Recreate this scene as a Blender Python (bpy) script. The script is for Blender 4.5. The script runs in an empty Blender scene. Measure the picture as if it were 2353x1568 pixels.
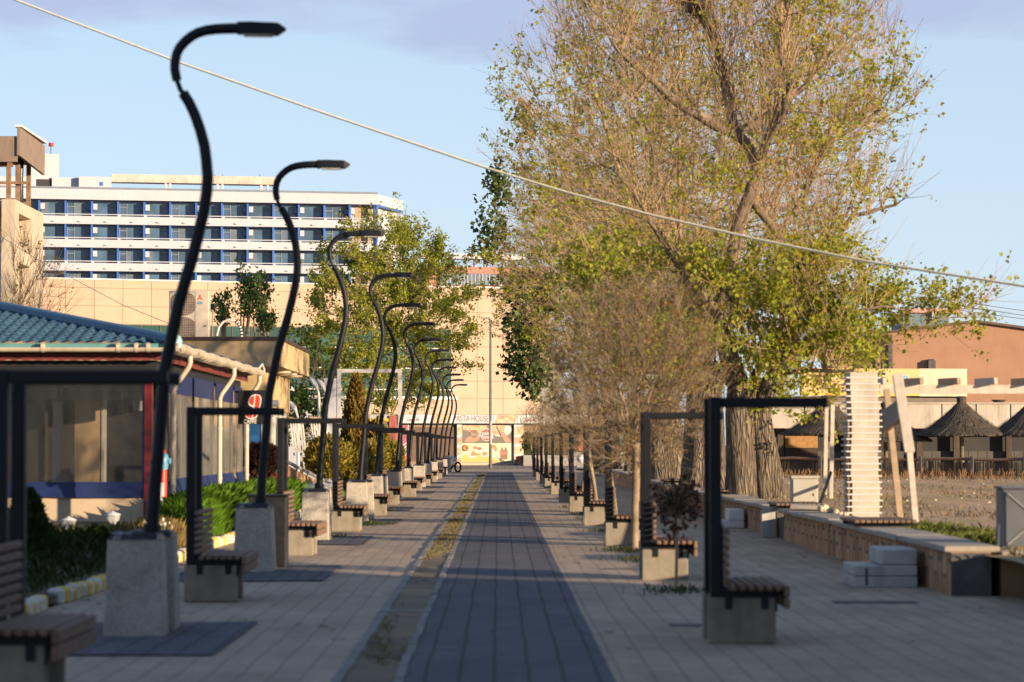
import bpy, math, random
import numpy as np
from mathutils import Vector, Matrix, noise as mnoise
R = math.radians
sc = bpy.context.scene
col = sc.collection
rnd = random.Random(7)

# ---------------------------------------------------------------- camera
F, CX, CY = 6050.0, 1176.5, 784.0            # focal length and centre in photo pixels (2353 wide)
CAM = Vector((0, 0, 1.6))
PITCH, YAW = math.atan(238 / F), math.atan(31.5 / F)
cf = Vector((math.sin(YAW) * math.cos(PITCH), math.cos(YAW) * math.cos(PITCH), math.sin(PITCH)))
cr = Vector((math.cos(YAW), -math.sin(YAW), 0)); cu = cr.cross(cf)
def ray(x, y): return cf + cr * ((x - CX) / F) + cu * ((CY - y) / F)
def P(x, y, Y):
    d = ray(x, y); return CAM + d * (Y / d.y)
def XZ(x, y, Y):
    p = P(x, y, Y); return p.x, p.z
cam = bpy.data.cameras.new('camera'); co = bpy.data.objects.new('camera', cam); col.objects.link(co)
m = Matrix((cr, cu, -cf)).transposed().to_4x4(); m.translation = CAM; co.matrix_world = m
cam.sensor_width = 36; cam.lens = F / 2353 * 36; cam.clip_start = 0.5; cam.clip_end = 6000
cam.dof.use_dof = True; cam.dof.focus_distance = 175; cam.dof.aperture_fstop = 2.6
cam.dof.aperture_blades = 9
sc.camera = co

# ---------------------------------------------------------------- mesh builder
class MB:
    def __init__(s): s.v = []; s.f = []; s.sm = []
    def add(s, vs, fs, smooth=False):
        n = len(s.v); s.v += [tuple(v) for v in vs]
        s.f += [tuple(i + n for i in f) for f in fs]; s.sm += [smooth] * len(fs)
    def box(s, x0, x1, y0, y1, z0, z1):
        s.add([(x0,y0,z0),(x1,y0,z0),(x1,y1,z0),(x0,y1,z0),(x0,y0,z1),(x1,y0,z1),(x1,y1,z1),(x0,y1,z1)],
              [(0,3,2,1),(4,5,6,7),(0,1,5,4),(1,2,6,5),(2,3,7,6),(3,0,4,7)]); return s
    def hexa(s, a, b):   # two 4-rings
        s.add(list(a) + list(b), [(3,2,1,0),(4,5,6,7),(0,1,5,4),(1,2,6,5),(2,3,7,6),(3,0,4,7)]); return s
    def bbox(s, x0, x1, y0, y1, z0, z1, b=.012):   # box with chamfered vertical and top edges
        def ring(i, z): return [(x0+i,y0,z),(x1-i,y0,z),(x1,y0+i,z),(x1,y1-i,z),(x1-i,y1,z),(x0+i,y1,z),(x0,y1-i,z),(x0,y0+i,z)]
        def ring2(z):
            return [(x0+2*b,y0+b,z),(x1-2*b,y0+b,z),(x1-b,y0+2*b,z),(x1-b,y1-2*b,z),(x1-2*b,y1-b,z),(x0+2*b,y1-b,z),(x0+b,y1-2*b,z),(x0+b,y0+2*b,z)]
        V = ring2(z0) + ring(b, z0+b) + ring(b, z1-b) + ring2(z1)
        fs = [tuple(range(7,-1,-1)), tuple(range(24,32))]
        for k in range(3):
            for i in range(8): fs.append((k*8+i, k*8+(i+1)%8, k*8+8+(i+1)%8, k*8+8+i))
        s.add(V, fs); return s
    def beam(s, a, b, w, h, up=(0,0,1)):
        a, b = Vector(a), Vector(b); d = (b-a).normalized(); u = Vector(up)
        r = d.cross(u)
        if r.length < 1e-4: r = d.cross(Vector((1,0,0)))
        r.normalize(); u = r.cross(d).normalized()
        q = [(-w/2,-h/2),(w/2,-h/2),(w/2,h/2),(-w/2,h/2)]
        s.hexa([a + r*x + u*y for x,y in q], [b + r*x + u*y for x,y in q]); return s
    def tube(s, pts, rad, n=8, cap=True, smooth=True):
        pts = [Vector(p) for p in pts]; k = len(pts)
        if not hasattr(rad, '__len__'): rad = [rad]*k
        V = []; ref = None
        for i, p in enumerate(pts):
            t = (pts[min(i+1,k-1)] - pts[max(i-1,0)]).normalized()
            if ref is None:
                ref = t.cross(Vector((0,1,0)))
                if ref.length < .2: ref = t.cross(Vector((1,0,0)))
            ref = (ref - t*ref.dot(t)).normalized(); b = t.cross(ref)
            for j in range(n):
                a = 2*math.pi*j/n; V.append(p + (ref*math.cos(a) + b*math.sin(a))*rad[i])
        fs = []
        for i in range(k-1):
            for j in range(n): fs.append((i*n+j, i*n+(j+1)%n, (i+1)*n+(j+1)%n, (i+1)*n+j))
        s.add(V, fs, smooth)
        if cap: s.add(V[:n], [tuple(range(n-1,-1,-1))]); s.add(V[-n:], [tuple(range(n))])
        return s
    def lathe(s, prof, c=(0,0,0), n=16, smooth=True):
        V = []; fs = []
        for r, z in prof:
            for j in range(n):
                a = 2*math.pi*j/n; V.append((c[0]+r*math.cos(a), c[1]+r*math.sin(a), c[2]+z))
        for i in range(len(prof)-1):
            for j in range(n): fs.append((i*n+j, i*n+(j+1)%n, (i+1)*n+(j+1)%n, (i+1)*n+j))
        s.add(V, fs, smooth)
        s.add(V[:n], [tuple(range(n-1,-1,-1))]); s.add(V[-n:], [tuple(range(n))]); return s
    def prism(s, poly, fa, fb):   # poly 2d, two placing functions
        n = len(poly); A = [fa(*p) for p in poly]; B = [fb(*p) for p in poly]
        s.add(A + B, [tuple(range(n-1,-1,-1)), tuple(range(n,2*n))] + [(i,(i+1)%n,n+(i+1)%n,n+i) for i in range(n)]); return s
    def build(s, name, mat, parent=None, bevel=0):
        me = bpy.data.meshes.new(name)
        off = base_of(parent)
        me.from_pydata([(v[0]-off[0], v[1]-off[1], v[2]-off[2]) for v in s.v], [], s.f)
        me.polygons.foreach_set('use_smooth', s.sm); me.update()
        return link(name, me, mat, parent, bevel)
def base_of(o):
    b = Vector((0,0,0))
    while o is not None: b += o.location; o = o.parent
    return b
def link(name, me, mat, parent=None, bevel=0):
    if mat is not None: me.materials.append(mat)
    o = bpy.data.objects.new(name, me); col.objects.link(o); o.parent = parent
    if bevel:
        md = o.modifiers.new('bevel', 'BEVEL'); md.width = bevel; md.segments = 2; md.limit_method = 'ANGLE'
    return o
def npmesh(name, V, Fq, mat, parent=None, smooth=False):   # big meshes from numpy: V (n,3), Fq (m,k)
    me = bpy.data.meshes.new(name); off = base_of(parent)
    V = np.asarray(V, dtype=np.float32) - np.array(off, dtype=np.float32)
    k = Fq.shape[1]; m_ = len(Fq)
    me.vertices.add(len(V)); me.vertices.foreach_set('co', V.ravel())
    me.loops.add(m_*k); me.loops.foreach_set('vertex_index', Fq.astype(np.int32).ravel())
    me.polygons.add(m_); me.polygons.foreach_set('loop_start', np.arange(0, m_*k, k, dtype=np.int32))
    if smooth: me.polygons.foreach_set('use_smooth', np.ones(m_, dtype=bool))
    me.update(calc_edges=True); me.validate()
    return link(name, me, mat, parent)
def tag(o, label, cat, group=None, kind=None):
    if label: o['label'] = label
    if cat: o['category'] = cat
    if group: o['group'] = group
    if kind: o['kind'] = kind
    return o
def T(name, label, cat, loc=(0,0,0), group=None, rz=0):
    o = bpy.data.objects.new(name, None); col.objects.link(o); o.location = loc; o.rotation_euler.z = rz
    o.empty_display_size = .2
    return tag(o, label, cat, group)
def dup(root, loc, rz=0, label=None, group=None):
    r = root.copy(); col.objects.link(r); r.location = loc; r.rotation_euler = (0, 0, rz)
    if label: r['label'] = label
    if group: r['group'] = group
    for ch in list(root.children):
        c = ch.copy(); col.objects.link(c); c.parent = r
        for g in list(ch.children):
            d = g.copy(); col.objects.link(d); d.parent = c
    return r
def struct(o): o['kind'] = 'structure'; return o
def text(body, size, M4, mat, parent, name='lettering', ext=.01, sx=1, shear=0, align='CENTER', bold=0):
    cu_ = bpy.data.curves.new(name, 'FONT'); cu_.body = body; cu_.size = size; cu_.extrude = ext
    cu_.align_x = align; cu_.align_y = 'CENTER'; cu_.shear = shear; cu_.offset = bold
    t = bpy.data.objects.new(name, cu_); col.objects.link(t)
    dg = bpy.context.evaluated_depsgraph_get(); me = bpy.data.meshes.new_from_object(t.evaluated_get(dg))
    bpy.data.objects.remove(t)
    off = base_of(parent)
    me.transform(Matrix.Translation(-off) @ M4 @ Matrix.Diagonal((sx,1,1,1)))
    me.name = name; me.materials.clear()
    return link(name, me, mat, parent)
class Plane:                                   # a vertical wall plane through two ground points
    def __init__(s, a, b):
        s.o = Vector((a[0], a[1], 0)); s.u = Vector((b[0]-a[0], b[1]-a[1], 0)); s.len = s.u.length; s.u.normalize()
        s.n = s.u.cross(Vector((0,0,1))).normalized()      # outward: towards the camera side for left-to-right walls
    def uz(s, x, y):
        d = ray(x, y); t = (s.o - CAM).dot(s.n) / d.dot(s.n); p = CAM + d*t
        return (p - s.o).dot(s.u), p.z
    def w(s, u, z, off=0): return s.o + s.u*u + s.n*off + Vector((0,0,z))
    def rect(s, mb, u0, u1, z0, z1, o0, o1):
        mb.hexa([s.w(u0,z0,o0),s.w(u0,z0,o1),s.w(u1,z0,o1),s.w(u1,z0,o0)],[s.w(u0,z1,o0),s.w(u0,z1,o1),s.w(u1,z1,o1),s.w(u1,z1,o0)]); return mb
    def prect(s, mb, x0, y0, x1, y1, o0, o1):
        a = s.uz(x0, y1); b = s.uz(x1, y0); return s.rect(mb, a[0], b[0], a[1], b[1], o0, o1)
    def poly(s, mb, uzs, o0, o1):
        return mb.prism(uzs, lambda u,z: s.w(u,z,o0), lambda u,z: s.w(u,z,o1))
    def ell(s, mb, u, z, ru, rz, o0, o1, n=20):
        return s.poly(mb, [(u+ru*math.cos(2*math.pi*i/n), z+rz*math.sin(2*math.pi*i/n)) for i in range(n)], o0, o1)
    def mat4(s, u, z, off):
        m_ = Matrix((s.u, Vector((0,0,1)), s.n)).transposed().to_4x4(); m_.translation = s.w(u,z,off); return m_

# ---------------------------------------------------------------- materials
def newmat(name):
    m_ = bpy.data.materials.new(name); m_.use_nodes = True; nt = m_.node_tree
    return m_, nt, nt.nodes['Principled BSDF']
def N(nt, t, **kw):
    n = nt.nodes.new(t)
    for k, v in kw.items(): setattr(n, k, v)
    return n
def coords(nt, world=False, rand=True):
    if world: return N(nt, 'ShaderNodeNewGeometry').outputs['Position']
    tc = N(nt, 'ShaderNodeTexCoord'); oi = N(nt, 'ShaderNodeObjectInfo')
    mu = N(nt, 'ShaderNodeMath', operation='MULTIPLY'); mu.inputs[1].default_value = 37; nt.links.new(oi.outputs['Random'], mu.inputs[0])
    ad = N(nt, 'ShaderNodeVectorMath', operation='ADD'); nt.links.new(tc.outputs['Object'], ad.inputs[0]); nt.links.new(mu.outputs[0], ad.inputs[1])
    return ad.outputs[0]
def noise(nt, vec, scale, detail=4, rough=.55):
    n = N(nt, 'ShaderNodeTexNoise'); n.inputs['Scale'].default_value = scale; n.inputs['Detail'].default_value = detail
    n.inputs['Roughness'].default_value = rough; nt.links.new(vec, n.inputs['Vector']); return n.outputs['Fac']
def ramp(nt, fac, stops):
    r = N(nt, 'ShaderNodeValToRGB'); el = r.color_ramp.elements
    while len(el) < len(stops): el.new(.5)
    for e, (p, c) in zip(el, stops): e.position = p; e.color = (*c, 1)
    nt.links.new(fac, r.inputs[0]); return r.outputs[0]
def mixc(nt, fac, a, b, mode='MIX'):
    n = N(nt, 'ShaderNodeMix', data_type='RGBA', blend_type=mode)
    for i, v in ((0, fac), (6, a), (7, b)):
        if hasattr(v, 'links'): nt.links.new(v, n.inputs[i])
        elif i == 0: n.inputs[0].default_value = v
        else: n.inputs[i].default_value = (*v, 1)
    return n.outputs[2]
def bump(nt, bs, h, strength=.4, dist=.02):
    b = N(nt, 'ShaderNodeBump'); b.inputs['Strength'].default_value = strength; b.inputs['Distance'].default_value = dist
    nt.links.new(h, b.inputs['Height']); nt.links.new(b.outputs[0], bs.inputs['Normal'])
def grain(nt, bs, v, k, scale=70):      # coarse open-textured surface: many small facets tilted every way
    n = N(nt, 'ShaderNodeTexNoise'); n.inputs['Scale'].default_value = scale; n.inputs['Detail'].default_value = 2; nt.links.new(v, n.inputs['Vector'])
    a = N(nt, 'ShaderNodeVectorMath', operation='SUBTRACT'); a.inputs[1].default_value = (.5,.5,.5); nt.links.new(n.outputs['Color'], a.inputs[0])
    s_ = N(nt, 'ShaderNodeVectorMath', operation='MULTIPLY'); s_.inputs[1].default_value = (k,k,0); nt.links.new(a.outputs[0], s_.inputs[0])
    g_ = N(nt, 'ShaderNodeNewGeometry'); d = N(nt, 'ShaderNodeVectorMath', operation='ADD'); nt.links.new(s_.outputs[0], d.inputs[0]); nt.links.new(g_.outputs['Normal'], d.inputs[1])
    m_ = N(nt, 'ShaderNodeVectorMath', operation='NORMALIZE'); nt.links.new(d.outputs[0], m_.inputs[0]); nt.links.new(m_.outputs[0], bs.inputs['Normal'])
def mul(c, k): return tuple(min(1, x*k) for x in c)
def mat(name, c, rough=.6, var=.25, scale=3., c2=None, bmp=0., bscale=40., metal=0., world=False, spec=.4, stain=0.):
    m_, nt, bs = newmat(name); v = coords(nt, world)
    f = noise(nt, v, scale, 6, .6)
    cc = ramp(nt, f, [(.28, mul(c, 1-var)), (.72, c2 or mul(c, 1+var*.6))])
    if stain:
        mp = N(nt, 'ShaderNodeMapping'); mp.inputs['Scale'].default_value = (2.5, 2.5, .25); nt.links.new(v, mp.inputs[0])
        s_ = noise(nt, mp.outputs[0], 2.2, 5, .7); s_ = ramp(nt, s_, [(.5, (1,1,1)), (.75, (1-stain,)*3)])
        cc = mixc(nt, 1., cc, s_, 'MULTIPLY')
    nt.links.new(cc, bs.inputs['Base Color']); bs.inputs['Roughness'].default_value = rough; bs.inputs['Metallic'].default_value = metal
    bs.inputs['Specular IOR Level'].default_value = spec
    if bmp: bump(nt, bs, noise(nt, v, bscale, 3, .6), bmp, .01)
    return m_
def leafmat(name, cols, trans=.45, rough=.5):
    m_, nt, bs = newmat(name); g = N(nt, 'ShaderNodeNewGeometry')
    n = len(cols); c = ramp(nt, g.outputs['Random Per Island'], [(i/(n-1), k) for i, k in enumerate(cols)])
    f = noise(nt, g.outputs['Position'], .9, 3); c = mixc(nt, 1., c, ramp(nt, f, [(.3,(.72,.72,.72)),(.7,(1.2,1.2,1.1))]), 'MULTIPLY')
    nt.links.new(c, bs.inputs['Base Color']); bs.inputs['Roughness'].default_value = rough; bs.inputs['Specular IOR Level'].default_value = .3
    tr = N(nt, 'ShaderNodeBsdfTranslucent'); nt.links.new(c, tr.inputs[0])
    mx = N(nt, 'ShaderNodeMixShader'); mx.inputs[0].default_value = trans
    nt.links.new(bs.outputs[0], mx.inputs[1]); nt.links.new(tr.outputs[0], mx.inputs[2])
    nt.links.new(mx.outputs[0], nt.nodes['Material Output'].inputs[0]); return m_
def bark(name, c, sc_=9.):
    m_, nt, bs = newmat(name); v = coords(nt, False)
    mp = N(nt, 'ShaderNodeMapping'); mp.inputs['Scale'].default_value = (1, 1, .13); nt.links.new(v, mp.inputs[0])
    vo = N(nt, 'ShaderNodeTexVoronoi', feature='DISTANCE_TO_EDGE'); vo.inputs['Scale'].default_value = sc_
    wv = N(nt, 'ShaderNodeVectorMath', operation='ADD'); nn = N(nt, 'ShaderNodeTexNoise'); nn.inputs['Scale'].default_value = 3.
    nt.links.new(mp.outputs[0], nn.inputs['Vector']); nt.links.new(mp.outputs[0], wv.inputs[0])
    sc2 = N(nt, 'ShaderNodeVectorMath', operation='SCALE'); sc2.inputs[3].default_value = .35
    nt.links.new(nn.outputs['Color'], sc2.inputs[0]); nt.links.new(sc2.outputs[0], wv.inputs[1]); nt.links.new(wv.outputs[0], vo.inputs['Vector'])
    h = ramp(nt, vo.outputs['Distance'], [(0,(0,0,0)),(.22,(1,1,1))])
    cc = mixc(nt, h, mul(c,.45), c); cc = mixc(nt, 1., cc, ramp(nt, noise(nt, v, 2, 5), [(.3,(.7,.7,.7)),(.7,(1.15,1.15,1.15))]), 'MULTIPLY')
    nt.links.new(cc, bs.inputs['Base Color']); bs.inputs['Roughness'].default_value = .85; bump(nt, bs, h, 1., .05); return m_
def paving(name, c, c2, mortar, bw=.22, rh=.22, off=.5, msz=.012, dirt=(.16,.13,.09), dirtk=.5):
    m_, nt, bs = newmat(name); v = coords(nt, True)
    nn = N(nt, 'ShaderNodeTexNoise'); nn.inputs['Scale'].default_value = .55; nn.inputs['Detail'].default_value = 2; nt.links.new(v, nn.inputs['Vector'])
    sb = N(nt, 'ShaderNodeVectorMath', operation='MULTIPLY_ADD'); sb.inputs[1].default_value = (.055,.02,0); nt.links.new(nn.outputs['Color'], sb.inputs[0]); nt.links.new(v, sb.inputs[2])
    sp = N(nt, 'ShaderNodeSeparateXYZ'); nt.links.new(sb.outputs[0], sp.inputs[0])
    cb = N(nt, 'ShaderNodeCombineXYZ'); nt.links.new(sp.outputs[1], cb.inputs[0]); nt.links.new(sp.outputs[0], cb.inputs[1])  # rows run along the walk
    br = N(nt, 'ShaderNodeTexBrick', offset=off); br.inputs['Scale'].default_value = 1; br.inputs['Brick Width'].default_value = bw
    br.inputs['Row Height'].default_value = rh; br.inputs['Mortar Size'].default_value = msz; br.inputs['Mortar Smooth'].default_value = .3
    br.inputs['Color1'].default_value = (*c,1); br.inputs['Color2'].default_value = (*c2,1); br.inputs['Mortar'].default_value = (*mortar,1)
    nt.links.new(cb.outputs[0], br.inputs['Vector'])
    mp = N(nt, 'ShaderNodeMapping'); mp.inputs['Scale'].default_value = (1, .35, 1); nt.links.new(v, mp.inputs[0])
    cc = mixc(nt, 1., br.outputs[0], ramp(nt, noise(nt, mp.outputs[0], 1.3, 7, .65), [(.25,(.70,.69,.68)),(.75,(1.16,1.16,1.16))]), 'MULTIPLY')
    dm = ramp(nt, noise(nt, mp.outputs[0], .7, 6, .7), [(.56,(0,0,0)),(.74,(dirtk,)*3)])
    cc = mixc(nt, dm, cc, dirt)
    nt.links.new(cc, bs.inputs['Base Color']); bs.inputs['Roughness'].default_value = .8
    grain(nt, bs, v, 3.2); bs.inputs['Specular IOR Level'].default_value = .25; return m_
def cladding(name, cols, mortar, w=.5, h=.22, msz=.02):   # vertical stone slabs on walls
    m_, nt, bs = newmat(name); v = coords(nt, True)
    sp = N(nt, 'ShaderNodeSeparateXYZ'); nt.links.new(v, sp.inputs[0])
    ad = N(nt, 'ShaderNodeMath', operation='ADD'); nt.links.new(sp.outputs[0], ad.inputs[0]); nt.links.new(sp.outputs[1], ad.inputs[1])
    cb = N(nt, 'ShaderNodeCombineXYZ'); nt.links.new(sp.outputs[2], cb.inputs[0]); nt.links.new(ad.outputs[0], cb.inputs[1])
    nn = N(nt, 'ShaderNodeTexNoise'); nn.inputs['Scale'].default_value = 3.; nt.links.new(v, nn.inputs['Vector'])
    sb = N(nt, 'ShaderNodeVectorMath', operation='MULTIPLY_ADD'); sb.inputs[1].default_value = (.12,.12,0); nt.links.new(nn.outputs['Color'], sb.inputs[0]); nt.links.new(cb.outputs[0], sb.inputs[2])
    br = N(nt, 'ShaderNodeTexBrick', offset=.37); br.inputs['Scale'].default_value = 1; br.inputs['Brick Width'].default_value = w; br.inputs['Row Height'].default_value = h
    br.inputs['Mortar Size'].default_value = msz; br.inputs['Color1'].default_value = (0,0,0,1); br.inputs['Color2'].default_value = (1,1,1,1); br.inputs['Mortar'].default_value = (.5,.5,.5,1)
    nt.links.new(sb.outputs[0], br.inputs['Vector'])
    n = len(cols); c = ramp(nt, br.outputs[0], [(i/(n-1), k) for i, k in enumerate(cols)])
    c = mixc(nt, br.outputs['Fac'], c, mortar)
    c = mixc(nt, 1., c, ramp(nt, noise(nt, v, 6, 6, .7), [(.25,(.6,.6,.6)),(.75,(1.2,1.2,1.2))]), 'MULTIPLY')
    nt.links.new(c, bs.inputs['Base Color']); bs.inputs['Roughness'].default_value = .85
    iv = N(nt, 'ShaderNodeMath', operation='SUBTRACT'); iv.inputs[0].default_value = 1; nt.links.new(br.outputs['Fac'], iv.inputs[1])
    bump(nt, bs, iv.outputs[0], .8, .02); return m_
def plastic(name, tint=(.5,.5,.5), clear=.7, rough=.12):
    m_, nt, bs = newmat(name); v = coords(nt, True)
    bs.inputs['Base Color'].default_value = (*tint,1); bs.inputs['Roughness'].default_value = rough
    mp = N(nt, 'ShaderNodeMapping'); mp.inputs['Scale'].default_value = (3, 3, .5); nt.links.new(v, mp.inputs[0])
    bump(nt, bs, noise(nt, mp.outputs[0], 1.5, 3), .5, .05)
    tr = N(nt, 'ShaderNodeBsdfTransparent'); mx = N(nt, 'ShaderNodeMixShader')
    f = ramp(nt, noise(nt, mp.outputs[0], 1.2, 5, .7), [(.3,(clear+.12,)*3),(.75,(clear-.15,)*3)])
    nt.links.new(f, mx.inputs[0]); nt.links.new(bs.outputs[0], mx.inputs[1]); nt.links.new(tr.outputs[0], mx.inputs[2])
    nt.links.new(mx.outputs[0], nt.nodes['Material Output'].inputs[0]); return m_
def glass(name, tint, rough=.08):
    m_, nt, bs = newmat(name); v = coords(nt, True); c = ramp(nt, noise(nt, v, .35, 2), [(.35, mul(tint,.7)), (.65, mul(tint,1.3))])
    nt.links.new(c, bs.inputs['Base Color']); bs.inputs['Roughness'].default_value = rough; bs.inputs['Specular IOR Level'].default_value = .7; return m_
def foodmat(name, cols, scale=14.):
    m_, nt, bs = newmat(name); v = coords(nt, True)
    vo = N(nt, 'ShaderNodeTexVoronoi'); vo.inputs['Scale'].default_value = scale; nt.links.new(v, vo.inputs['Vector'])
    n = len(cols); c = ramp(nt, noise(nt, v, scale*.6, 5, .75), [(.25+.5*i/(n-1), k) for i, k in enumerate(cols)])
    c2 = ramp(nt, vo.outputs['Distance'], [(.1,(.45,.25,.15)),(.5,(1.15,1.1,1.0))]); c = mixc(nt, .6, c, mixc(nt, 1., c, c2, 'MULTIPLY'))
    nt.links.new(c, bs.inputs['Base Color']); bs.inputs['Roughness'].default_value = .4; return m_

M = {}
M['black'] = mat('black_paint', (.008,.009,.012), .5, .4, 5, bmp=.1, bscale=60, spec=.25)
M['stepw'] = mat('worn_white_paint', (.40,.39,.37), .6, .2, 3, bmp=.2, stain=.3)
M['slat'] = mat('brown_slat', (.185,.112,.072), .65, .35, 9, bmp=.2, bscale=80)
M['concrete'] = mat('concrete', (.25,.215,.165), .85, .25, 5, bmp=.3, bscale=60, stain=.35)
def aggregate():
    m_, nt, bs = newmat('exposed_aggregate'); v = coords(nt)
    vo = N(nt, 'ShaderNodeTexVoronoi'); vo.inputs['Scale'].default_value = 60; nt.links.new(v, vo.inputs['Vector'])
    c = ramp(nt, vo.outputs['Color'], [(0,(.32,.285,.24)),(.5,(.42,.375,.315)),(1,(.50,.455,.39))])
    c = mixc(nt, 1., c, ramp(nt, noise(nt, v, 3, 6, .65), [(.3,(.72,.70,.68)),(.7,(1.1,1.1,1.1))]), 'MULTIPLY')
    nt.links.new(c, bs.inputs['Base Color']); bs.inputs['Roughness'].default_value = .85; bump(nt, bs, vo.outputs['Distance'], .6, .008); return m_
M['aggr'] = aggregate()
M['film'] = mat('black_film', (.02,.02,.024), .3, .5, 12, bmp=.6, bscale=14)
M['clearfilm'] = plastic('clear_film', (.6,.62,.62), .55, .15)
M['whitep'] = mat('white_paint', (.62,.60,.57), .5, .12, 3, bmp=.1, stain=.15)
M['whitewood'] = mat('whitewashed_wood', (.50,.435,.355), .7, .2, 7, bmp=.3, bscale=50, stain=.25)
M['greywood'] = mat('grey_board', (.30,.27,.22), .8, .3, 7, bmp=.3)
M['tanwood'] = mat('tan_board', (.38,.27,.17), .75, .3, 7, bmp=.3)
M['yellow'] = mat('yellow_paint', (.66,.45,.06), .6, .2, 6)
M['red'] = mat('red_paint', (.55,.05,.03), .4, .2, 5)
M['bluem'] = mat('blue_casting', (.10,.27,.42), .4, .2, 6)
M['lens'] = mat('lamp_lens', (.5,.48,.4), .3, .1, 5)
# ---------------------------------------------------------------- sky and sun
SUN = Vector((.80, -.60, .18*.80)).normalized()
world = bpy.data.worlds.new('World'); sc.world = world; world.use_nodes = True
nt = world.node_tree; bg = nt.nodes['Background']
sky = N(nt, 'ShaderNodeTexSky', sky_type='NISHITA'); sky.sun_disc = False
sky.sun_elevation = math.asin(SUN.z); sky.sun_rotation = math.atan2(SUN.x, SUN.y)
sky.altitude = 10; sky.air_density = 1.0; sky.dust_density = 0.4; sky.ozone_density = 4.0
tc = N(nt, 'ShaderNodeTexCoord'); sp = N(nt, 'ShaderNodeSeparateXYZ'); nt.links.new(tc.outputs['Generated'], sp.inputs[0])
mp = N(nt, 'ShaderNodeMapping'); mp.inputs['Scale'].default_value = (3.2, 3.2, 13); mp.inputs['Location'].default_value = (.35, .2, .1); nt.links.new(tc.outputs['Generated'], mp.inputs[0])
cn = noise(nt, mp.outputs[0], 1.6, 7, .55)
ma = N(nt, 'ShaderNodeMath', operation='MULTIPLY_ADD'); ma.inputs[1].default_value = 7.; ma.inputs[2].default_value = -.86; nt.links.new(sp.outputs[2], ma.inputs[0])
ad = N(nt, 'ShaderNodeMath', operation='ADD'); nt.links.new(cn, ad.inputs[0]); nt.links.new(ma.outputs[0], ad.inputs[1])
cm = ramp(nt, ad.outputs[0], [(.66,(0,0,0)),(.80,(.9,)*3)])
hi = ramp(nt, sp.outputs[2], [(.26,(1,1,1)),(.42,(.12,)*3)])
cm = mixc(nt, 1., cm, hi, 'MULTIPLY')
CLOUD = (2.25, 2.65, 3.75)
SKYGAIN = (1., 1., 1.)
g = N(nt, 'ShaderNodeMix', data_type='RGBA', blend_type='MULTIPLY'); g.inputs[0].default_value = 1; nt.links.new(sky.outputs[0], g.inputs[6]); g.inputs[7].default_value = (*SKYGAIN,1)
vl = N(nt, 'ShaderNodeMix', data_type='RGBA'); nt.links.new(ramp(nt, sp.outputs[2], [(0,(.8,)*3),(.16,(.58,)*3),(.34,(.13,)*3)]), vl.inputs[0])   # thin high veil of haze
nt.links.new(g.outputs[2], vl.inputs[6]); vl.inputs[7].default_value = (3.7, 4.25, 5.0, 1)
cl = N(nt, 'ShaderNodeMix', data_type='RGBA'); nt.links.new(cm, cl.inputs[0]); nt.links.new(vl.outputs[2], cl.inputs[6]); cl.inputs[7].default_value = (*CLOUD,1)
nt.links.new(cl.outputs[2], bg.inputs[0]); bg.inputs[1].default_value = .106
sl = bpy.data.lights.new('sun', 'SUN'); sl.energy = 5.0; sl.angle = R(.6); sl.color = (1, .76, .50)
so = bpy.data.objects.new('sun', sl); col.objects.link(so); so.rotation_euler = (-SUN).to_track_quat('-Z', 'Y').to_euler(); so.location = (60, -60, 60)
sc.view_settings.view_transform = 'Standard'; sc.view_settings.look = 'None'; sc.view_settings.gamma = 1; sc.view_settings.exposure = 1.0
sc.cycles.max_bounces = 6; sc.cycles.transparent_max_bounces = 12
# ---------------------------------------------------------------- ground, paving, walls
def und(x, y): return .016*mnoise.noise(Vector((x*.5, y*.35, 3.3))) + .010*mnoise.noise(Vector((x*1.7, y*1.1, 9.1)))
def sheet(name, x0, x1, y0, y1, z, m_, sx=.5, sy=.6, amp=1, fn=None):
    nx = max(1, int((x1-x0)/sx)); ny = max(1, int((y1-y0)/sy)); V = []; fs = []
    for j in range(ny+1):
        for i in range(nx+1):
            x = x0+(x1-x0)*i/nx; y = y0+(y1-y0)*j/ny; V.append((x, y, z + (fn(x,y) if fn else amp*und(x,y))))
    for j in range(ny):
        for i in range(nx): a = j*(nx+1)+i; fs.append((a, a+1, a+nx+2, a+nx+1))
    b = MB(); b.add(V, fs, True); return struct(b.build(name, m_))
mg = mat('dry_ground', (.20,.165,.11), .95, .35, .3, (.22,.19,.11), world=True)
sheet('ground', -2600, 2600, -400, 5200, -.09, mg, 2600, 2800, 0)
M['pave'] = paving('beige_pavers', (.48,.375,.275), (.42,.325,.24), (.30,.235,.175), .22, .22, .5, .012, (.20,.165,.125), .6)
M['paved'] = paving('dark_pavers', (.13,.132,.145), (.11,.114,.13), (.06,.057,.055), .3, .24, 0., .016, (.06,.06,.06), .4)
M['plaza'] = paving('plaza_pavers', (.30,.27,.225), (.26,.235,.2), (.09,.08,.065), .45, .45, 0, .02)
sheet('promenade_paving', -4.4, -1.10, 4, 150, 0, M['pave']); sheet('promenade_paving', .77, 4.95, 4, 150, 0, M['pave']); sheet('promenade_paving', -4.4, 4.95, 150, 173, 0, M['pave']); sheet('promenade_paving', 4.95, 9.2, 4, 27.9, 0, M['pave'])
sheet('dark_paving_band', -.66, .79, 4, 150, .004, M['paved'])
sheet('plaza_paving', -14, 18, 172.9, 206, .004, M['plaza'], 1, 1, 0)
mgut = mat('gutter_concrete', (.15,.125,.09), .9, .4, .55, (.30,.22,.13), bmp=.4, bscale=20, world=True)
mkerb = mat('kerb_concrete', (.23,.215,.195), .9, .3, 2.5, bmp=.4, bscale=30, world=True)
sheet('drainage_strip', -1.05, -.71, 4, 150, .006, mgut)
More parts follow.
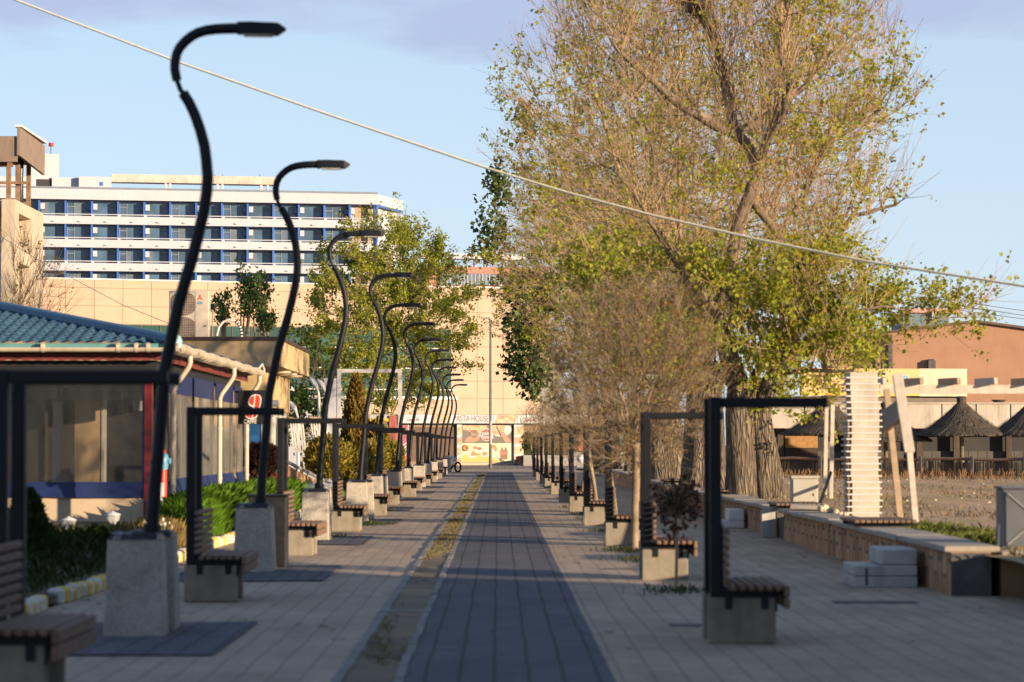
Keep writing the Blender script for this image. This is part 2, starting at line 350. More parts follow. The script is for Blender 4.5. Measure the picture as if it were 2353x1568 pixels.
for nm, a, b_ in (('strip_kerb', -1.12, -1.05), ('strip_kerb', -.71, -.645)):
    k = MB()
    for i in range(146):
        y = 4 + i; j = rnd.uniform(-.008, .008)
        k.box(a+j, b_+j, y+.006, y+.994, -.02, .014+und(a, y)+rnd.uniform(-.004,.006))
    struct(k.build(nm, mkerb))
k = MB(); k.box(-1.13, -.64, 25.0, 25.22, -.02, .024); struct(k.build('strip_kerb', mkerb))
LY = [22 + 11*i for i in range(13)]
for i, y in enumerate(LY[:9]):
    sheet('dark_paving_patch', -3.95, -2.15 + (.1 if i % 2 else 0), y-2.1, y+1.7, .014, M['paved'], .5, .6, 1)
# ground behind the planting on the left, raised lot on the right
msoil = mat('garden_soil', (.085,.07,.045), .95, .4, 1.5, (.12,.11,.05), bmp=.5, bscale=12, world=True)
def bedz(x, y):
    t = min(1, max(0, (-4.42 - x)/.9)); return .08 + .24*t + .05*mnoise.noise(Vector((x, y*.6, 0)))
sheet('garden_bed', -14, -4.42, 14, 66, 0, msoil, .3, .8, 1, bedz)
sheet('lawn', -30, -4.42, 66, 172, .05, mat('lawn_soil', (.09,.10,.035), .95, .4, 1.2, (.15,.14,.06), world=True, bmp=.5, bscale=8), 1, 1.5, 3)
def sandmat():
    m_, nt, bs = newmat('sandy_lot'); v = coords(nt, True)
    mp_ = N(nt, 'ShaderNodeMapping'); mp_.inputs['Scale'].default_value = (1, .4, 1); nt.links.new(v, mp_.inputs[0])
    a = ramp(nt, noise(nt, mp_.outputs[0], .8, 8, .7), [(.3,(.34,.21,.12)),(.5,(.46,.30,.175)),(.7,(.52,.36,.22))])
    g_ = ramp(nt, noise(nt, mp_.outputs[0], .33, 6, .6), [(.5,(0,0,0)),(.63,(.75,)*3)])
    c = mixc(nt, g_, a, ramp(nt, noise(nt, v, 5, 4, .7), [(.35,(.20,.17,.06)),(.65,(.34,.28,.12))]))
    nt.links.new(c, bs.inputs['Base Color']); bs.inputs['Roughness'].default_value = .95; grain(nt, bs, v, 3.2, 40); return m_
def lotz(x, y): return .40 + .06*mnoise.noise(Vector((x*.3, y*.2, 1))) + .03*mnoise.noise(Vector((x*1.5, y*.9, 5)))
sheet('sandy_lot', 5.15, 60, 24, 119, 0, sandmat(), .5, .6, 1, lotz)

# yellow and white kerb stones round the garden bed
M['kw'] = mat('kerb_white', (.60,.58,.54), .7, .3, 6, bmp=.3)
t = T('striped_kerb', 'low kerb painted in yellow and white blocks edging the garden bed', 'kerb', (-4.4, 14, 0))
for i, (mm, s_) in enumerate((('yellow', 0), ('kw', .21))):
    b = MB()
    for k_ in range(118):
        y = 15 + k_*.42 + s_
        if 25.6 < y < 26.4: continue
        dx = .035*math.sin(y*.9) + rnd.uniform(-.012, .012); dz = rnd.uniform(-.02, .012)
        b.bbox(-4.50+dx, -4.34+dx, y, y+.2, -.02, .15+dz, .03)
    b.build('kerb_paint', M[mm], t)['label'] = ('yellow kerb blocks', 'white kerb blocks')[i]

# low stone walls along the right side
M['clad'] = cladding('ochre_stone_cladding', [(.26,.13,.06),(.46,.25,.11),(.56,.34,.17),(.40,.20,.09),(.50,.31,.17)], (.17,.115,.07), .42, .30)
M['cap'] = mat('stone_cap', (.36,.31,.25), .85, .3, 2.5, bmp=.5, bscale=25, world=True)
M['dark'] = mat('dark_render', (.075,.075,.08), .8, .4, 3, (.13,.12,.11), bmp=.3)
segs = [(27.9, 44.2, .53, 'low ochre stone wall with a dark end face, nearest on the right'),
        (45.4, 57.4, .52, 'low ochre stone wall in front of the twin thick trunks'),
        (58.4, 74.0, .50, 'low ochre stone wall just beyond the twin thick trunks'),
        (75.4, 93.0, .50, 'low stone wall with a slatted seat beyond the second big trunk'),
        (94.5, 112., .55, 'farthest low stone wall, ending near the grey steps')]
for i, (a, b_, h, lab) in enumerate(segs):
    t = T('stone_wall', lab, 'wall', (5, a, 0), 'low stone walls along the right side')
    w = MB(); w.box(4.79, 5.22, a+.02, b_, -.05, h-.07); w.build('wall_body', M['clad'], t)
    c = MB(); n = int((b_-a)/1.6)
    for k_ in range(n):
        y0 = a + (b_-a)*k_/n; j = rnd.uniform(-.02,.02)
        c.bbox(4.70+j, 5.30+j, y0+.008, a+(b_-a)*(k_+1)/n-.008, h-.07, h+rnd.uniform(-.01,.01), .014)
    c.build('coping', M['cap'], t)
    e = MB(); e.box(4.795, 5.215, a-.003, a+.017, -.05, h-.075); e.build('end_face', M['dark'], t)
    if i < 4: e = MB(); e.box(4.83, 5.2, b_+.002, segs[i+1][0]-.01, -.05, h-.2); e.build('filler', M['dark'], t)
M['ochre'] = mat('ochre_render', (.30,.20,.10), .85, .3, 2, bmp=.4, bscale=20)
t = T('side_wall', 'short ochre rendered wall running off to the right under the grey cabinet', 'wall', (7, 28, 0))
b = MB(); b.box(5.33, 12, 27.95, 28.4, -.05, .40); b.build('wall_body', M['ochre'], t)
b = MB(); b.bbox(5.31, 12, 27.9, 28.45, .40, .47); b.build('coping', M['cap'], t)
# slatted seats lying on the walls
def wallseat(y, lab):
    t = T('wall_seat', lab, 'bench', (5, y, .53), 'slatted wooden seats on the stone walls')
    b = MB()
    for k_ in range(11): b.bbox(4.66+k_*.075, 4.72+k_*.075, y-.75, y+.75, .575, .615, .006)
    b.build('seat', M['slat'], t)
    b = MB()
    for yy in (y-.6, y+.55): b.box(4.68, 5.46, yy, yy+.06, .53, .575)
    b.build('seat_bracket', M['black'], t)
wallseat(35.2, 'slatted brown seat lying on the nearest stone wall beside the grey boards')
wallseat(44.9, 'slatted brown seat bridging the gap in the stone wall beside the cream box')
wallseat(58.0, 'slatted brown seat on the wall right behind the twin thick trunks')
wallseat(75, 'slatted brown seat on the wall by the second big trunk')
wallseat(94, 'farthest slatted brown seat on the stone walls')
# white painted step block
t = T('step_block', 'white painted two-step block of boards against the stone wall', 'steps', (4.3, 30, 0))
x0, x1 = XZ(1950,1345,30)[0], XZ(2093,1345,30)[0]; xm = XZ(2012,1345,30)[0]
b = MB(); b.bbox(x0, x1, 29.5, 30.5, 0, .125); b.bbox(x0+.002, x1-.002, 29.503, 30.5, .13, .25); b.build('lower_step', M['stepw'], t)
b = MB(); b.bbox(xm, x1-.003, 29.507, 30.5, .255, .43); b.build('upper_step', M['stepw'], t)
b = MB(); b.box(x0+.12, x0+.15, 29.494, 29.499, .03, .22); b.build('gap', M['dark'], t)
t = T('step_block', 'white painted block of steps farther back, half behind the dark red shrub', 'steps', (4.4, 51, 0))
b = MB(); b.bbox(4.05, 4.72, 50.6, 51.4, 0, .14); b.build('lower_step', M['whitep'], t)
b = MB(); b.bbox(4.42, 4.72, 50.603, 51.4, .145, .36); b.build('upper_step', M['whitep'], t)
t = T('leaning_sheet', 'upright white board leaning on the stone wall behind the nearest right bench', 'board', (4.6, 46, 0))
b = MB(); b.bbox(4.52, 4.76, 45.3, 45.36, 0, .48); b.build('board', M['stepw'], t)

for k_, (px, py, wd, lab) in enumerate(((1598,1437,.22,'dark drain slot in the paving left of the nearest right bench'),(2010,1385,.42,'dark slot in the paving right of the nearest right bench'),(1425,1308,.2,'dark drain slot in the paving near the dark red shrub'))):
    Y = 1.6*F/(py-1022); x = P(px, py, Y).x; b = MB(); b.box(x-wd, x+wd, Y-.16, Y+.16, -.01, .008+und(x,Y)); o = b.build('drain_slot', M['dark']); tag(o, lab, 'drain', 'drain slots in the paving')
# ---------------------------------------------------------------- street lamps with planters
poleP = [(345,1238),(352,1130),(360,1040),(374,850),(390,770),(405,697),(422,637),(438,582),(452,525),(463,475),(469,435),(471,398),(468,362),(463,325),(453,288),(440,252),(427,225),(413,203)]
armP = [(407,196),(399,174),(394,150),(394,132),(398,112),(405,97),(417,83),(431,71),(447,62),(466,56),(490,52.5),(515,51),(540,50.5)]
def lampco(p): return ((p[0]-345)/275, 0, 1.6+(1022-p[1])/275)
def make_lamp(label):
    t = T('street_lamp', label, 'street lamp', (0,0,0), 'black curved street lamps along the left side')
    b = MB(); pts = [lampco(p) for p in poleP]; n = len(pts)
    b.tube(pts, [.056-.012*i/n for i in range(n)], 10); b.tube([(0,0,.8),(.004,0,.93)], .075, 10)
    b.build('pole', M['black'], t)
    b = MB(); pts = [lampco(p) for p in armP]
    b.tube([lampco((413,203)), pts[0], pts[1]], .022, 8); b.tube(pts[1:], [.040+.008*i/len(pts) for i in range(len(pts)-1)], 10)
    b.tube([lampco((538,50.5)), lampco((546,50))], .058, 10)
    b.build('arm', M['black'], t)
    b = MB(); z = lampco((0,50))[2]; x0 = (540-345)/275; x1 = (652-345)/275
    def ring(x, w, h0, h1): return [(x,-w,z+h0),(x,w,z+h0),(x,w*.7,z+h1),(x,-w*.7,z+h1)]
    rs = [ring(x0,.07,-.045,.05), ring(x0+.1,.085,-.05,.052), ring(x1-.07,.085,-.052,.045), ring(x1,.03,-.012,.004)]
    b.add(sum(rs,[]), [(0,1,2,3),(15,14,13,12)]+[(k*4+i,k*4+4+i,k*4+4+(i+1)%4,k*4+(i+1)%4) for k in range(3) for i in range(4)])
    h = b.build('lamp_head', M['black'], t)
    b = MB(); b.box(x0+.05, x1-.11, -.06, .06, z-.066, z-.053); b.build('diffuser', M['lens'], h)
    return t
ords = ['nearest', 'second nearest', 'third nearest', 'fourth nearest', 'fifth nearest', 'sixth nearest', 'seventh nearest', 'eighth nearest', 'ninth nearest', 'tenth nearest', 'third farthest', 'second farthest', 'farthest']
lampwhere = ['rising beside the pale double planter', 'in front of the cafe sign', 'before the flat roofed building', 'in front of the golden cypress', 'by the small golden bush',
             'before the brown shutters', 'before the red banner', 'before the food picture sign', 'before the shuttered wall', 'left of the kiosk', 'left of the kiosk', 'left of the kiosk', 'beside the tyre']
LXO = [-2.92, -3.0, -3.0, -2.9, -3.06, -2.98, -3.0, -2.92, -2.95, -2.96, -2.92, -2.94, -2.92]
lamp0 = make_lamp('%s black curved street lamp, %s' % (ords[0], lampwhere[0]))
LAMPS = []
for i, y in enumerate(LY):
    o = lamp0 if i == 0 else dup(lamp0, (0,0,0), 0, '%s black curved street lamp, %s' % (ords[i], lampwhere[i]))
    o.location = (LXO[i], y + .22, rnd.uniform(-.03,.03) if i else 0); o.rotation_euler = (R(rnd.uniform(-.6,.6)), R(rnd.uniform(-.5,.5)) if i else 0, R(rnd.uniform(-7,7)))
# planters
def make_planter(label, film):
    t = T('planter', label, 'planter', (0,0,0), 'tapered concrete planters under the lamps')
    b = MB(); h = .83; a, c = .245, .215
    def rg(r, z): k = .015; return [(-r+k,-r,z),(r-k,-r,z),(r,-r+k,z),(r,r-k,z),(r-k,r,z),(-r+k,r,z),(-r,r-k,z),(-r,-r+k,z)]
    V = rg(a,0)+rg(a-.002,.03)+rg(c,h-.015)+rg(c-.012,h)
    b.add(V, [tuple(range(24,32))]+[(k*8+i,k*8+(i+1)%8,k*8+8+(i+1)%8,k*8+8+i) for k in range(3) for i in range(8)])
    b.build('planter_body', M['aggr'], t)
    b = MB(); n = 12; V = []; fs = []
    rr = random.Random(len(label))
    for j in range(n+1):
        for i in range(n+1):
            x = -c-.004+(2*c+.008)*i/n; y = -c-.004+(2*c+.008)*j/n; e = (i in (0,n)) or (j in (0,n))
            V.append((x*(1.02 if e else 1), y*(1.02 if e else 1), h-.022 if e else h+.012+rr.random()*.03))
    for j in range(n):
        for i in range(n): q = j*(n+1)+i; fs.append((q,q+1,q+n+2,q+n+1))
    b.add(V, fs); b.build('liner', M['film'] if film else M['clearfilm'], t)
    return t
pl0 = make_planter('nearest pale speckled concrete planter, holding the closest lamp post', True)
plw = ['at the foot of the second nearest lamp, in shade', 'sunlit front face, beside the third bench', 'wide, under the fourth lamp', 'by the fifth lamp', 'by the sixth lamp', 'by the seventh lamp', 'by the eighth lamp', 'by the ninth lamp', 'by the tenth lamp', 'by the third farthest lamp', 'by the second farthest lamp', 'beside the tyre at the end of the row']
PX = [-3.02]
for i, y in enumerate(LY):
    xo = LXO[i] - (.06 if i else .12)
    if i: o = dup(pl0, (0,0,0), 0, 'tapered speckled concrete planter ' + plw[i-1])
    else: o = pl0
    o.location = (xo, y+.2, 0); o.rotation_euler.z = R([1.5,-2,0,2,-1,1,0,2,-3,1,0,1,0][i]); o.scale = (1.0 if i else 1.02, 1, 1.0)
for i, lab in ((0, 'second planter tucked behind the nearest lamp planter'), (3, 'second planter tucked behind the fourth lamp planter'), (4, 'second planter right behind the fifth lamp planter')):
    o = dup(pl0, (LXO[i] + (-.09 if i == 0 else .05), LY[i] + 1.0, 0), R(2), lab); o.scale = (.92, 1, .99)
t = T('dark_box', 'black box standing behind the second lamp planter', 'box', (-3.1, 34.2, 0))
b = MB(); b.bbox(-3.22, -2.74, 34.0, 34.5, 0, .93); b.build('box_body', M['film'], t); b = MB(); b.bbox(-3.24,-2.72,33.98,34.52,.93,.955); b.build('lid', M['black'], t)
t = T('plastic_wrap', 'crumpled clear plastic film heaped on top of the third planter', 'plastic sheet', (-3.1, 45, .8))
b = MB(); V = []; fs = []
for j in range(9):
    for i in range(11):
        x = -3.27+.045*i; V.append((x, 44.62+.05*j+.05*rnd.random(), .86+.10*math.sin(j*.4)*(1-abs(i-5)/6)+.05*rnd.random()-.06*j*(j>5)))
for j in range(8):
    for i in range(10): q = j*11+i; fs.append((q,q+1,q+12,q+11))
b.add(V, fs, False); b.build('film', M['clearfilm'], t)
t = T('plastic_wrap', 'pale crumpled plastic bag hanging from the farthest planter by the tyre', 'plastic sheet', (-2.7, 152, .7))
b = MB(); b.lathe([(.02,.9),(.16,.86),(.22,.7),(.2,.45),(.08,.3)], (-2.62,152.6,0), 9); b.build('film', M['clearfilm'], t); b = MB(); b.lathe([(.3,.8),(.36,.86),(.2,.95),(.05,.97)], (-2.95,154.2,0), 9); b.build('film', mat('pale_bag', (.55,.50,.36), .4, .3, 6), t)
t = T('tyre', 'black tyre ring leaning beside the farthest planter, left of the kiosk', 'tyre', (-2.4, 155, .3))
b = MB(); rg = [(-2.33+.17*math.cos(a), 152, .30+.27*math.sin(a)) for a in [2*math.pi*i/24 for i in range(25)]]
b.tube(rg, .055, 8, False); b.build('ring', M['black'], t)
b = MB(); b.tube([(-2.75,152.3,.15),(-2.6,152.2,.42),(-2.45,152.1,.3)], .05, 8); b.build('inner_tube', M['black'], t)

# ---------------------------------------------------------------- pergola benches
def make_bench(name, label, group):
    t = T(name, label, 'bench', (0,0,0), group)
    for y in (0, .62):
        b = MB(); b.bbox(0, .54, y, y+.12, 0, .37, .01); b.build('leg', M['concrete'], t)
        b = MB(); b.box(.10, .60, y+.02, y+.10, .3951, .43); b.box(.02, .56, y+.015, y+.105, .37, .395)
        for x in (.13, .42): b.box(x, x+.06, y-.012, y-.002, .28, .385)
        b.box(.535, .552, y-.01, y+.13, .26, .43); b.build('bracket', M['black'], t)
        b = MB(); b.bbox(.015, .108, y+.01, y+.10, .395, 1.985, .006); b.build('post', M['black'], t)
        b = MB(); b.bbox(.110, .965, y+.012, y+.098, 1.905, 1.98, .006); b.bbox(.935,.965,y+.02,y+.09,1.895,1.904,.003); b.build('canopy_arm', M['black'], t)
    b = MB()
    for k in range(6): x = .165+.072*k; b.bbox(x, x+.052, -.14, 1.32, .432, .478, .008)
    b.build('seat', M['slat'], t)
    for z in (.385, .29): b = MB(); b.bbox(.598, .640, -.14, 1.32, z, z+.087, .008); b.build('front_board', M['slat'], t)
    b = MB()
    for k in range(7): z = .49+.065*k; b.bbox(.118, .158, -.14, 1.32, z, z+.047, .008)
    b.build('backrest', M['slat'], t)
    b = MB()
    for y in (.03, .65): b.box(.110, .117, y, y+.05, .46, .96)
    b.build('back_bracket', M['black'], t)
    return t
gl, gr_ = 'pergola benches along the left side', 'pergola benches along the right side'
bench0 = make_bench('pergola_bench', 'nearest left bench with black frame, cut by the picture edge', gl)
bl = ['second nearest left bench with black frame, in shade before the tall grass', 'third left bench with its near leg in sun, beside a lit planter', 'left bench between the third and fourth lamp planters', 'left bench between the fourth and fifth lamp planters',
      'left bench just past the fifth lamp planter', 'left bench between the sixth and seventh planters', 'left bench between the seventh and eighth planters', 'left bench after the eighth planter', 'left bench after the ninth planter', 'second farthest left bench', 'farthest left bench near the tyre']
for i in range(12):
    y = 16.2 + 10.7*i + (.3 if i > 1 else 0)
    o = bench0 if i == 0 else dup(bench0, (0,0,0), 0, bl[i-1])
    o.location = (-3.2 + (.12 if i in (3,4,6) else 0), y, 0); o.rotation_euler.z = R(rnd.uniform(-.8,.8))
br = ['nearest right bench with black frame, standing in shade', 'second nearest right bench, behind the dark red shrub', 'third right bench by the mottled young tree trunk', 'fourth right bench with sunlit stripes on its leg', 'fifth right bench', 'sixth right bench', 'seventh right bench', 'eighth right bench', 'third farthest right bench', 'second farthest right bench', 'farthest right bench near the grey steps']
br = [b_ if len(b_.split()) > 3 else b_ + ' in the row beside the young trees' for b_ in br]
for i in range(11):
    y = [21.2, 31.0, 41.6, 52, 62.6, 73, 84.5, 96, 107, 118, 129][i]
    o = dup(bench0, (1.69, y, 0), R(rnd.uniform(-.8,.8)), br[i], gr_)

# the nearest left bench stands a little higher, with its frames set farther back and longer arms
bench0.location = (-3.27, 15.95, 0); bench0.scale = (1, 1, 1.05)
for ch in bench0.children:
    if ch.name.startswith(('post', 'canopy_arm')): ch.location.y += 1.0
    if ch.name.startswith('canopy_arm'): ch.scale.x = 1.2; ch.location.x = -.022
# ---------------------------------------------------------------- small things on the left
def hydrant(x, y, z, lab):
    t = T('hydrant', lab, 'hydrant', (x,y,z), 'red hydrants with blue heads')
    b = MB(); b.lathe([(.07,0),(.07,.92)], (x,y,z), 16); b.build('barrel', M['red'], t)
    b = MB(); b.lathe([(.085,.915),(.09,.96),(.10,1.02),(.10,1.10),(.08,1.16),(.05,1.18)], (x,y,z), 16)
    b.tube([(x,y,z+1.06),(x-.13,y-.08,z+1.02)], .055, 12); b.tube([(x,y,z+1.06),(x+.13,y-.02,z+1.05)], .05, 12); b.build('head', M['bluem'], t)
    b = MB(); b.tube([(x-.13,y-.08,z+1.02),(x-.165,y-.10,z+1.01)], .066, 14); b.build('outlet', M['black'], t)
    b = MB(); b.lathe([(.05,1.18),(.055,1.2),(.05,1.24),(.02,1.25)], (x,y,z), 10); b.build('cap', M['red'], t)
    b = MB(); b.box(x-.02, x+.035, y-.073, y-.0705, z+.35, z+.7); b.build('sticker', M['whitep'], t)
hydrant(XZ(373,1205,43)[0], 43, .28, 'red hydrant with a blue head at the corner of the blue roofed restaurant')
hydrant(XZ(636,1130,64)[0], 64, .0, 'red hydrant with a blue head near the cafe sign, in tall grass')
def lantern(px, py, Y, lab):
    x, z = XZ(px, py, Y); t = T('garden_lantern', lab, 'garden lamp', (x,Y,.2), 'small white garden lanterns')
    b = MB(); b.lathe([(.014,.2),(.014,z-.19),(.03,z-.185)], (x,Y,0), 8); b.build('stem', M['whitep'], t)
    b = MB()
    for k in range(6):
        a = k*math.pi/3; b.tube([(x+.025*math.cos(a),Y+.025*math.sin(a),z-.19),(x+.085*math.cos(a),Y+.085*math.sin(a),z-.11),(x+.095*math.cos(a),Y+.095*math.sin(a),z-.05)], .005, 5)
    b.build('cage', M['whitep'], t)
    b = MB(); b.lathe([(.028,-.185),(.085,-.11),(.092,-.05)], (x,Y,z), 12); b.build('lamp_glass', M['clearfilm'], t)
    b = MB(); b.lathe([(.115,-.05),(.105,-.035),(.05,-.015),(.015,0),(.004,.012)], (x,Y,z), 16); b.build('cap', M['whitep'], t)
lantern(260, 1176, 39, 'small white garden lantern before the sunlit base wall of the restaurant')
lantern(158, 1188, 38, 'small white garden lantern half hidden by the dark conical bush')
# ---------------------------------------------------------------- blue roofed restaurant
M['tile'] = mat('blue_metal_tile', (.043,.098,.165), .7, .2, 1.5, (.065,.14,.215), world=True, stain=.2, spec=.1)
M['ridge'] = mat('blue_ridge', (.05,.12,.20), .35, .2, 2)
M['teal'] = mat('teal_fascia', (.10,.27,.27), .45, .2, 2)
M['gut'] = mat('cream_gutter', (.50,.43,.33), .45, .15, 3, stain=.25)
M['val'] = mat('red_valance', (.16,.032,.026), .6, .3, 5)
M['tarp'] = mat('blue_tarpaulin', (.007,.018,.085), .5, .3, 4, bmp=.5, bscale=5)
M['base'] = mat('cream_render', (.46,.36,.25), .85, .15, 1.5, bmp=.25, bscale=30, stain=.25)
M['redp'] = mat('oxblood_post', (.17,.02,.018), .45, .2, 4)
M['clear'] = plastic('clear_tarp', (.055,.055,.052), .80, .1)
M['clear2'] = plastic('clouded_tarp', (.21,.20,.18), .50, .22)
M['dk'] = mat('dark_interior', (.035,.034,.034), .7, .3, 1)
EX, EY, EZ = -5.39, 43.8, 3.27            # eave corner
t = T('restaurant', 'low restaurant with a blue tiled hip roof and clear plastic side curtains', 'restaurant', (-8, 48, 0))
SL = .21
def roofz(s, wob): return EZ + s*SL + wob
def wave(v): u = math.sin((v % .2)/.2*math.pi*2); return .034*max(0, u)**.8 if u > 0 else .008*u
rows = 15
def slope(name, n, fn):     # stepped tile rows joined into one continuous sheet, risers included
    b = MB(); V = []; fs = []
    for r in range(rows):
        for s, dz in ((r*.34, .03), ((r+1)*.34-.004, 0)):
            V += [fn(i/n, s, dz) for i in range(n+1)]
    for l in range(2*rows-1):
        for i in range(n): q = l*(n+1)+i; fs.append((q, q+1, q+n+2, q+n+1))
    b.add(V, fs, False); b.build(name, M['tile'], t)
def ff(f, s, dz): x = min(-15 + (15+EX)*f, EX - s); return (x, EY + s - (.014 if dz else 0), roofz(s, dz + wave(x)))
YE = 59.5
def fsd(f, s, dz): y = max(EY + s, min(YE - s, EY + (YE-EY)*f)); return (EX - s + (.014 if dz else 0), y, roofz(s, dz + wave(y)))
slope('front_roof_slope', 380, ff); slope('side_roof_slope', 400, fsd)
b = MB(); hp = [(EX-s, EY+s, EZ+.045+s*SL) for s in (0,.9,1.8,2.7,3.6,4.5,5.1)]
b.tube(hp, .115, 12); h = b.build('hip_cap', M['ridge'], t)
b = MB(); b.lathe([(.15,-.06),(.15,.06),(.12,.13),(.05,.17)], (EX-.02, EY+.02, EZ), 14); b.build('cap_end', mat('pale_teal', (.28,.50,.48), .4, .15, 4), t)
b = MB(); b.box(-15, EX-.03, EY+.02, EY+.06, EZ-.10, EZ+.012); b.box(EX-.06, EX-.02, EY+.063, YE, EZ-.10, EZ+.012); b.build('fascia', M['teal'], t)
def gutter(b, p0, p1, axis, side):
    V = []; fs = []; n = 9
    for p in (p0, p1):
        for j in range(n):
            a = math.pi + math.pi*j/(n-1); c, s = .075*math.cos(a), .075*math.sin(a)
            V.append((p[0], p[1]+c*side, p[2]+s) if axis == 'x' else (p[0]+c*side, p[1], p[2]+s))
    for j in range(n-1): fs.append((j, j+1, n+j+1, n+j))
    b.add(V, fs, True)
b = MB(); gutter(b, (-15,EY-.06,EZ-.06), (EX+.02,EY-.06,EZ-.06), 'x', 1)
for px in (-60, 95, 337, 268, 310, 405):
    x = XZ(px, 810, EY-.06)[0]; b.tube([(x,EY-.06,EZ-.06),(x+.05,EY-.06,EZ-.06)], .084, 12)
b.build('front_gutter', M['gut'], t)
b = MB(); n = 34
for k in range(n):   # ribbed look: the side gutter sags between its joints
    y0 = EY-.06 + (YE-EY+.06)*k/n; y1 = EY-.06 + (YE-EY+.06)*(k+1)/n; zz = EZ-.06 + .012*math.sin(k*1.3)
    gutter(b, (EX+.06,y0,zz), (EX+.06,y1-.02,zz+.008), 'y', 1)
    b.tube([(EX+.06,y1-.05,zz),(EX+.06,y1,zz)], .082, 10)
b.build('side_gutter', M['gut'], t)
# scalloped red valance: half round tiles under the eave
b = MB(); V = []; fs = []; n = 400
for i in range(n+1):
    x = -15+(15+EX-.25)*i/n; V += [(x,EY+.28,EZ-.10),(x,EY+.28,EZ-.245-.02*abs(math.sin(x*math.pi/.2)))]
for i in range(n): fs.append((2*i,2*i+1,2*i+3,2*i+2))
b.add(V, fs); V = []; fs = []
for i in range(n+1):
    y = EY+.28+(YE-EY-.5)*i/n; V += [(EX-.25,y,EZ-.10),(EX-.25,y,EZ-.25-.02*abs(math.sin(y*math.pi/.2)))]
for i in range(n): fs.append((2*i,2*i+1,2*i+3,2*i+2))
b.add(V, fs); b.build('valance', M['val'], t)
WX, WY = -5.78, 44.35                     # wall corner
b = MB(); b.box(-15, WX, WY-.01, WY+.07, 2.80, EZ-.255); b.box(WX-.07, WX+.01, WY+.072, 59, 2.80, EZ-.255); b.build('eave_beam', mat('eave_dark', (.012,.013,.018), .6, .3, 2), t)
# front curtain
def pcol(px): return XZ(px, 900, WY)[0]
zt, zs, zb = 2.82, .97, .72
xr = pcol(327); xl = pcol(66)
b = MB(); b.box(-15, xr, WY, WY+.012, zs, zt-.10); b.build('clear_curtain', M['clear'], t)
b = MB(); b.box(-15, xr+.1, WY-.004, WY+.016, zt-.10, zt+.03); b.box(xr+.002, xr+.05, WY-.005, WY+.016, zb, zt-.102)
b.build('curtain_border', M['tarp'], t)
b = MB(); V = []; fs = []
for i in range(161):
    x = -15+(xr+15)*i/160
    V += [(x,WY-.006,zs+.002),(x,WY-.03-.03*math.sin(x*5)*math.sin(x*1.7),zs-.13),(x,WY-.05-.03*math.sin(x*4),zb+.02*math.sin(x*2.1))]
for i in range(160):
    for j in (0,1): fs.append((3*i+j,3*i+j+1,3*i+j+4,3*i+j+3))
b.add(V, fs, True); b.build('curtain_skirt', M['tarp'], t)
b = MB(); b.bbox(pcol(331), pcol(351), WY-.02, WY+.12, 0, 2.82); b.build('corner_post', M['redp'], t)
b = MB(); b.box(-15, WX-.02, WY+.02, WY+.2, -.1, .70); b.box(WX-.2, WX-.003, WY+.205, 59.2, -.1, .78); b.build('base_wall', M['base'], t)
# side curtains
edges = [44.55, 45.75, 47.6, 49.6, 51.4, 53.35, 55.2, 57.2, 58.9]
for k in range(8):
    y0, y1 = edges[k]+.03, edges[k+1]-.03; ox = WX + .02 + .03*(k % 2)
    b = MB(); V = []; fs = []
    for i in range(13):
        y = y0+(y1-y0)*i/12; bow = .03*math.sin(i*1.1+k); V += [(ox,y,2.50),(ox+.06*math.sin(math.pi*i/12)+bow,y,1.7),(ox+.05*math.sin(math.pi*i/12)+bow,y,.98)]
    for i in range(12):
        for j in (0,1): fs.append((3*i+j,3*i+j+1,3*i+j+4,3*i+j+3))
    b.add(V, fs, True); pn = b.build('side_curtain', M['clear2'], t)
    b = MB(); V = []; fs = []
    for i in range(13):
        y = y0+(y1-y0)*i/12; bow = .03*math.sin(i*1.1+k); q = .05*math.sin(math.pi*i/12)+bow
        V += [(ox+q+.002,y,1.0),(ox+q+.04+.02*math.sin(i*2.3),y,.84),(ox+q+.06+.03*math.sin(i*1.9),y,.66-.05*math.sin(k*2.1+i*.25))]
    for i in range(12):
        for j in (0,1): fs.append((3*i+j,3*i+j+1,3*i+j+4,3*i+j+3))
    b.add(V, fs, True); b.build('blue_hem', M['tarp'], pn); b = MB(); b.box(ox-.005, ox+.006, y0, y1, 2.5, 2.86); b.build('top_band', M['tarp'], pn)
b = MB()
for y in edges[1:-1]: b.box(WX-.06, WX+.015, y-.025, y+.025, .6, 2.86)
b.build('curtain_rail', M['dk'], t)
def downpipe(y, bx, name='downpipe'):
    b = MB(); x0 = EX+.05; x1 = WX+.16; zg = EZ-.14
    b.tube([(x0,y,zg+.05),(x0,y,zg-.12),(x0-.03,y,zg-.20),(x1+.04,y-.02,zg-.50),(x1,y-.02,zg-.60),(x1,y-.02,.15)], .05, 10)
    for z in (.9, 1.9): b.tube([(x1,y-.02,z),(x1,y-.02,z+.05)], .058, 10)
    b.build(name, M['gut'], t)
downpipe(45.6, 0); downpipe(53.2, 0); downpipe(58.9, 0)
b = MB(); b.tube([(EX+.06,58.6,EZ+.02),(EX+.08,59.2,EZ+.14),(EX+.1,59.5,EZ+.02),(EX+.08,59.55,EZ-.1)], .025, 8); b.build('gutter_hook', M['whitep'], t)
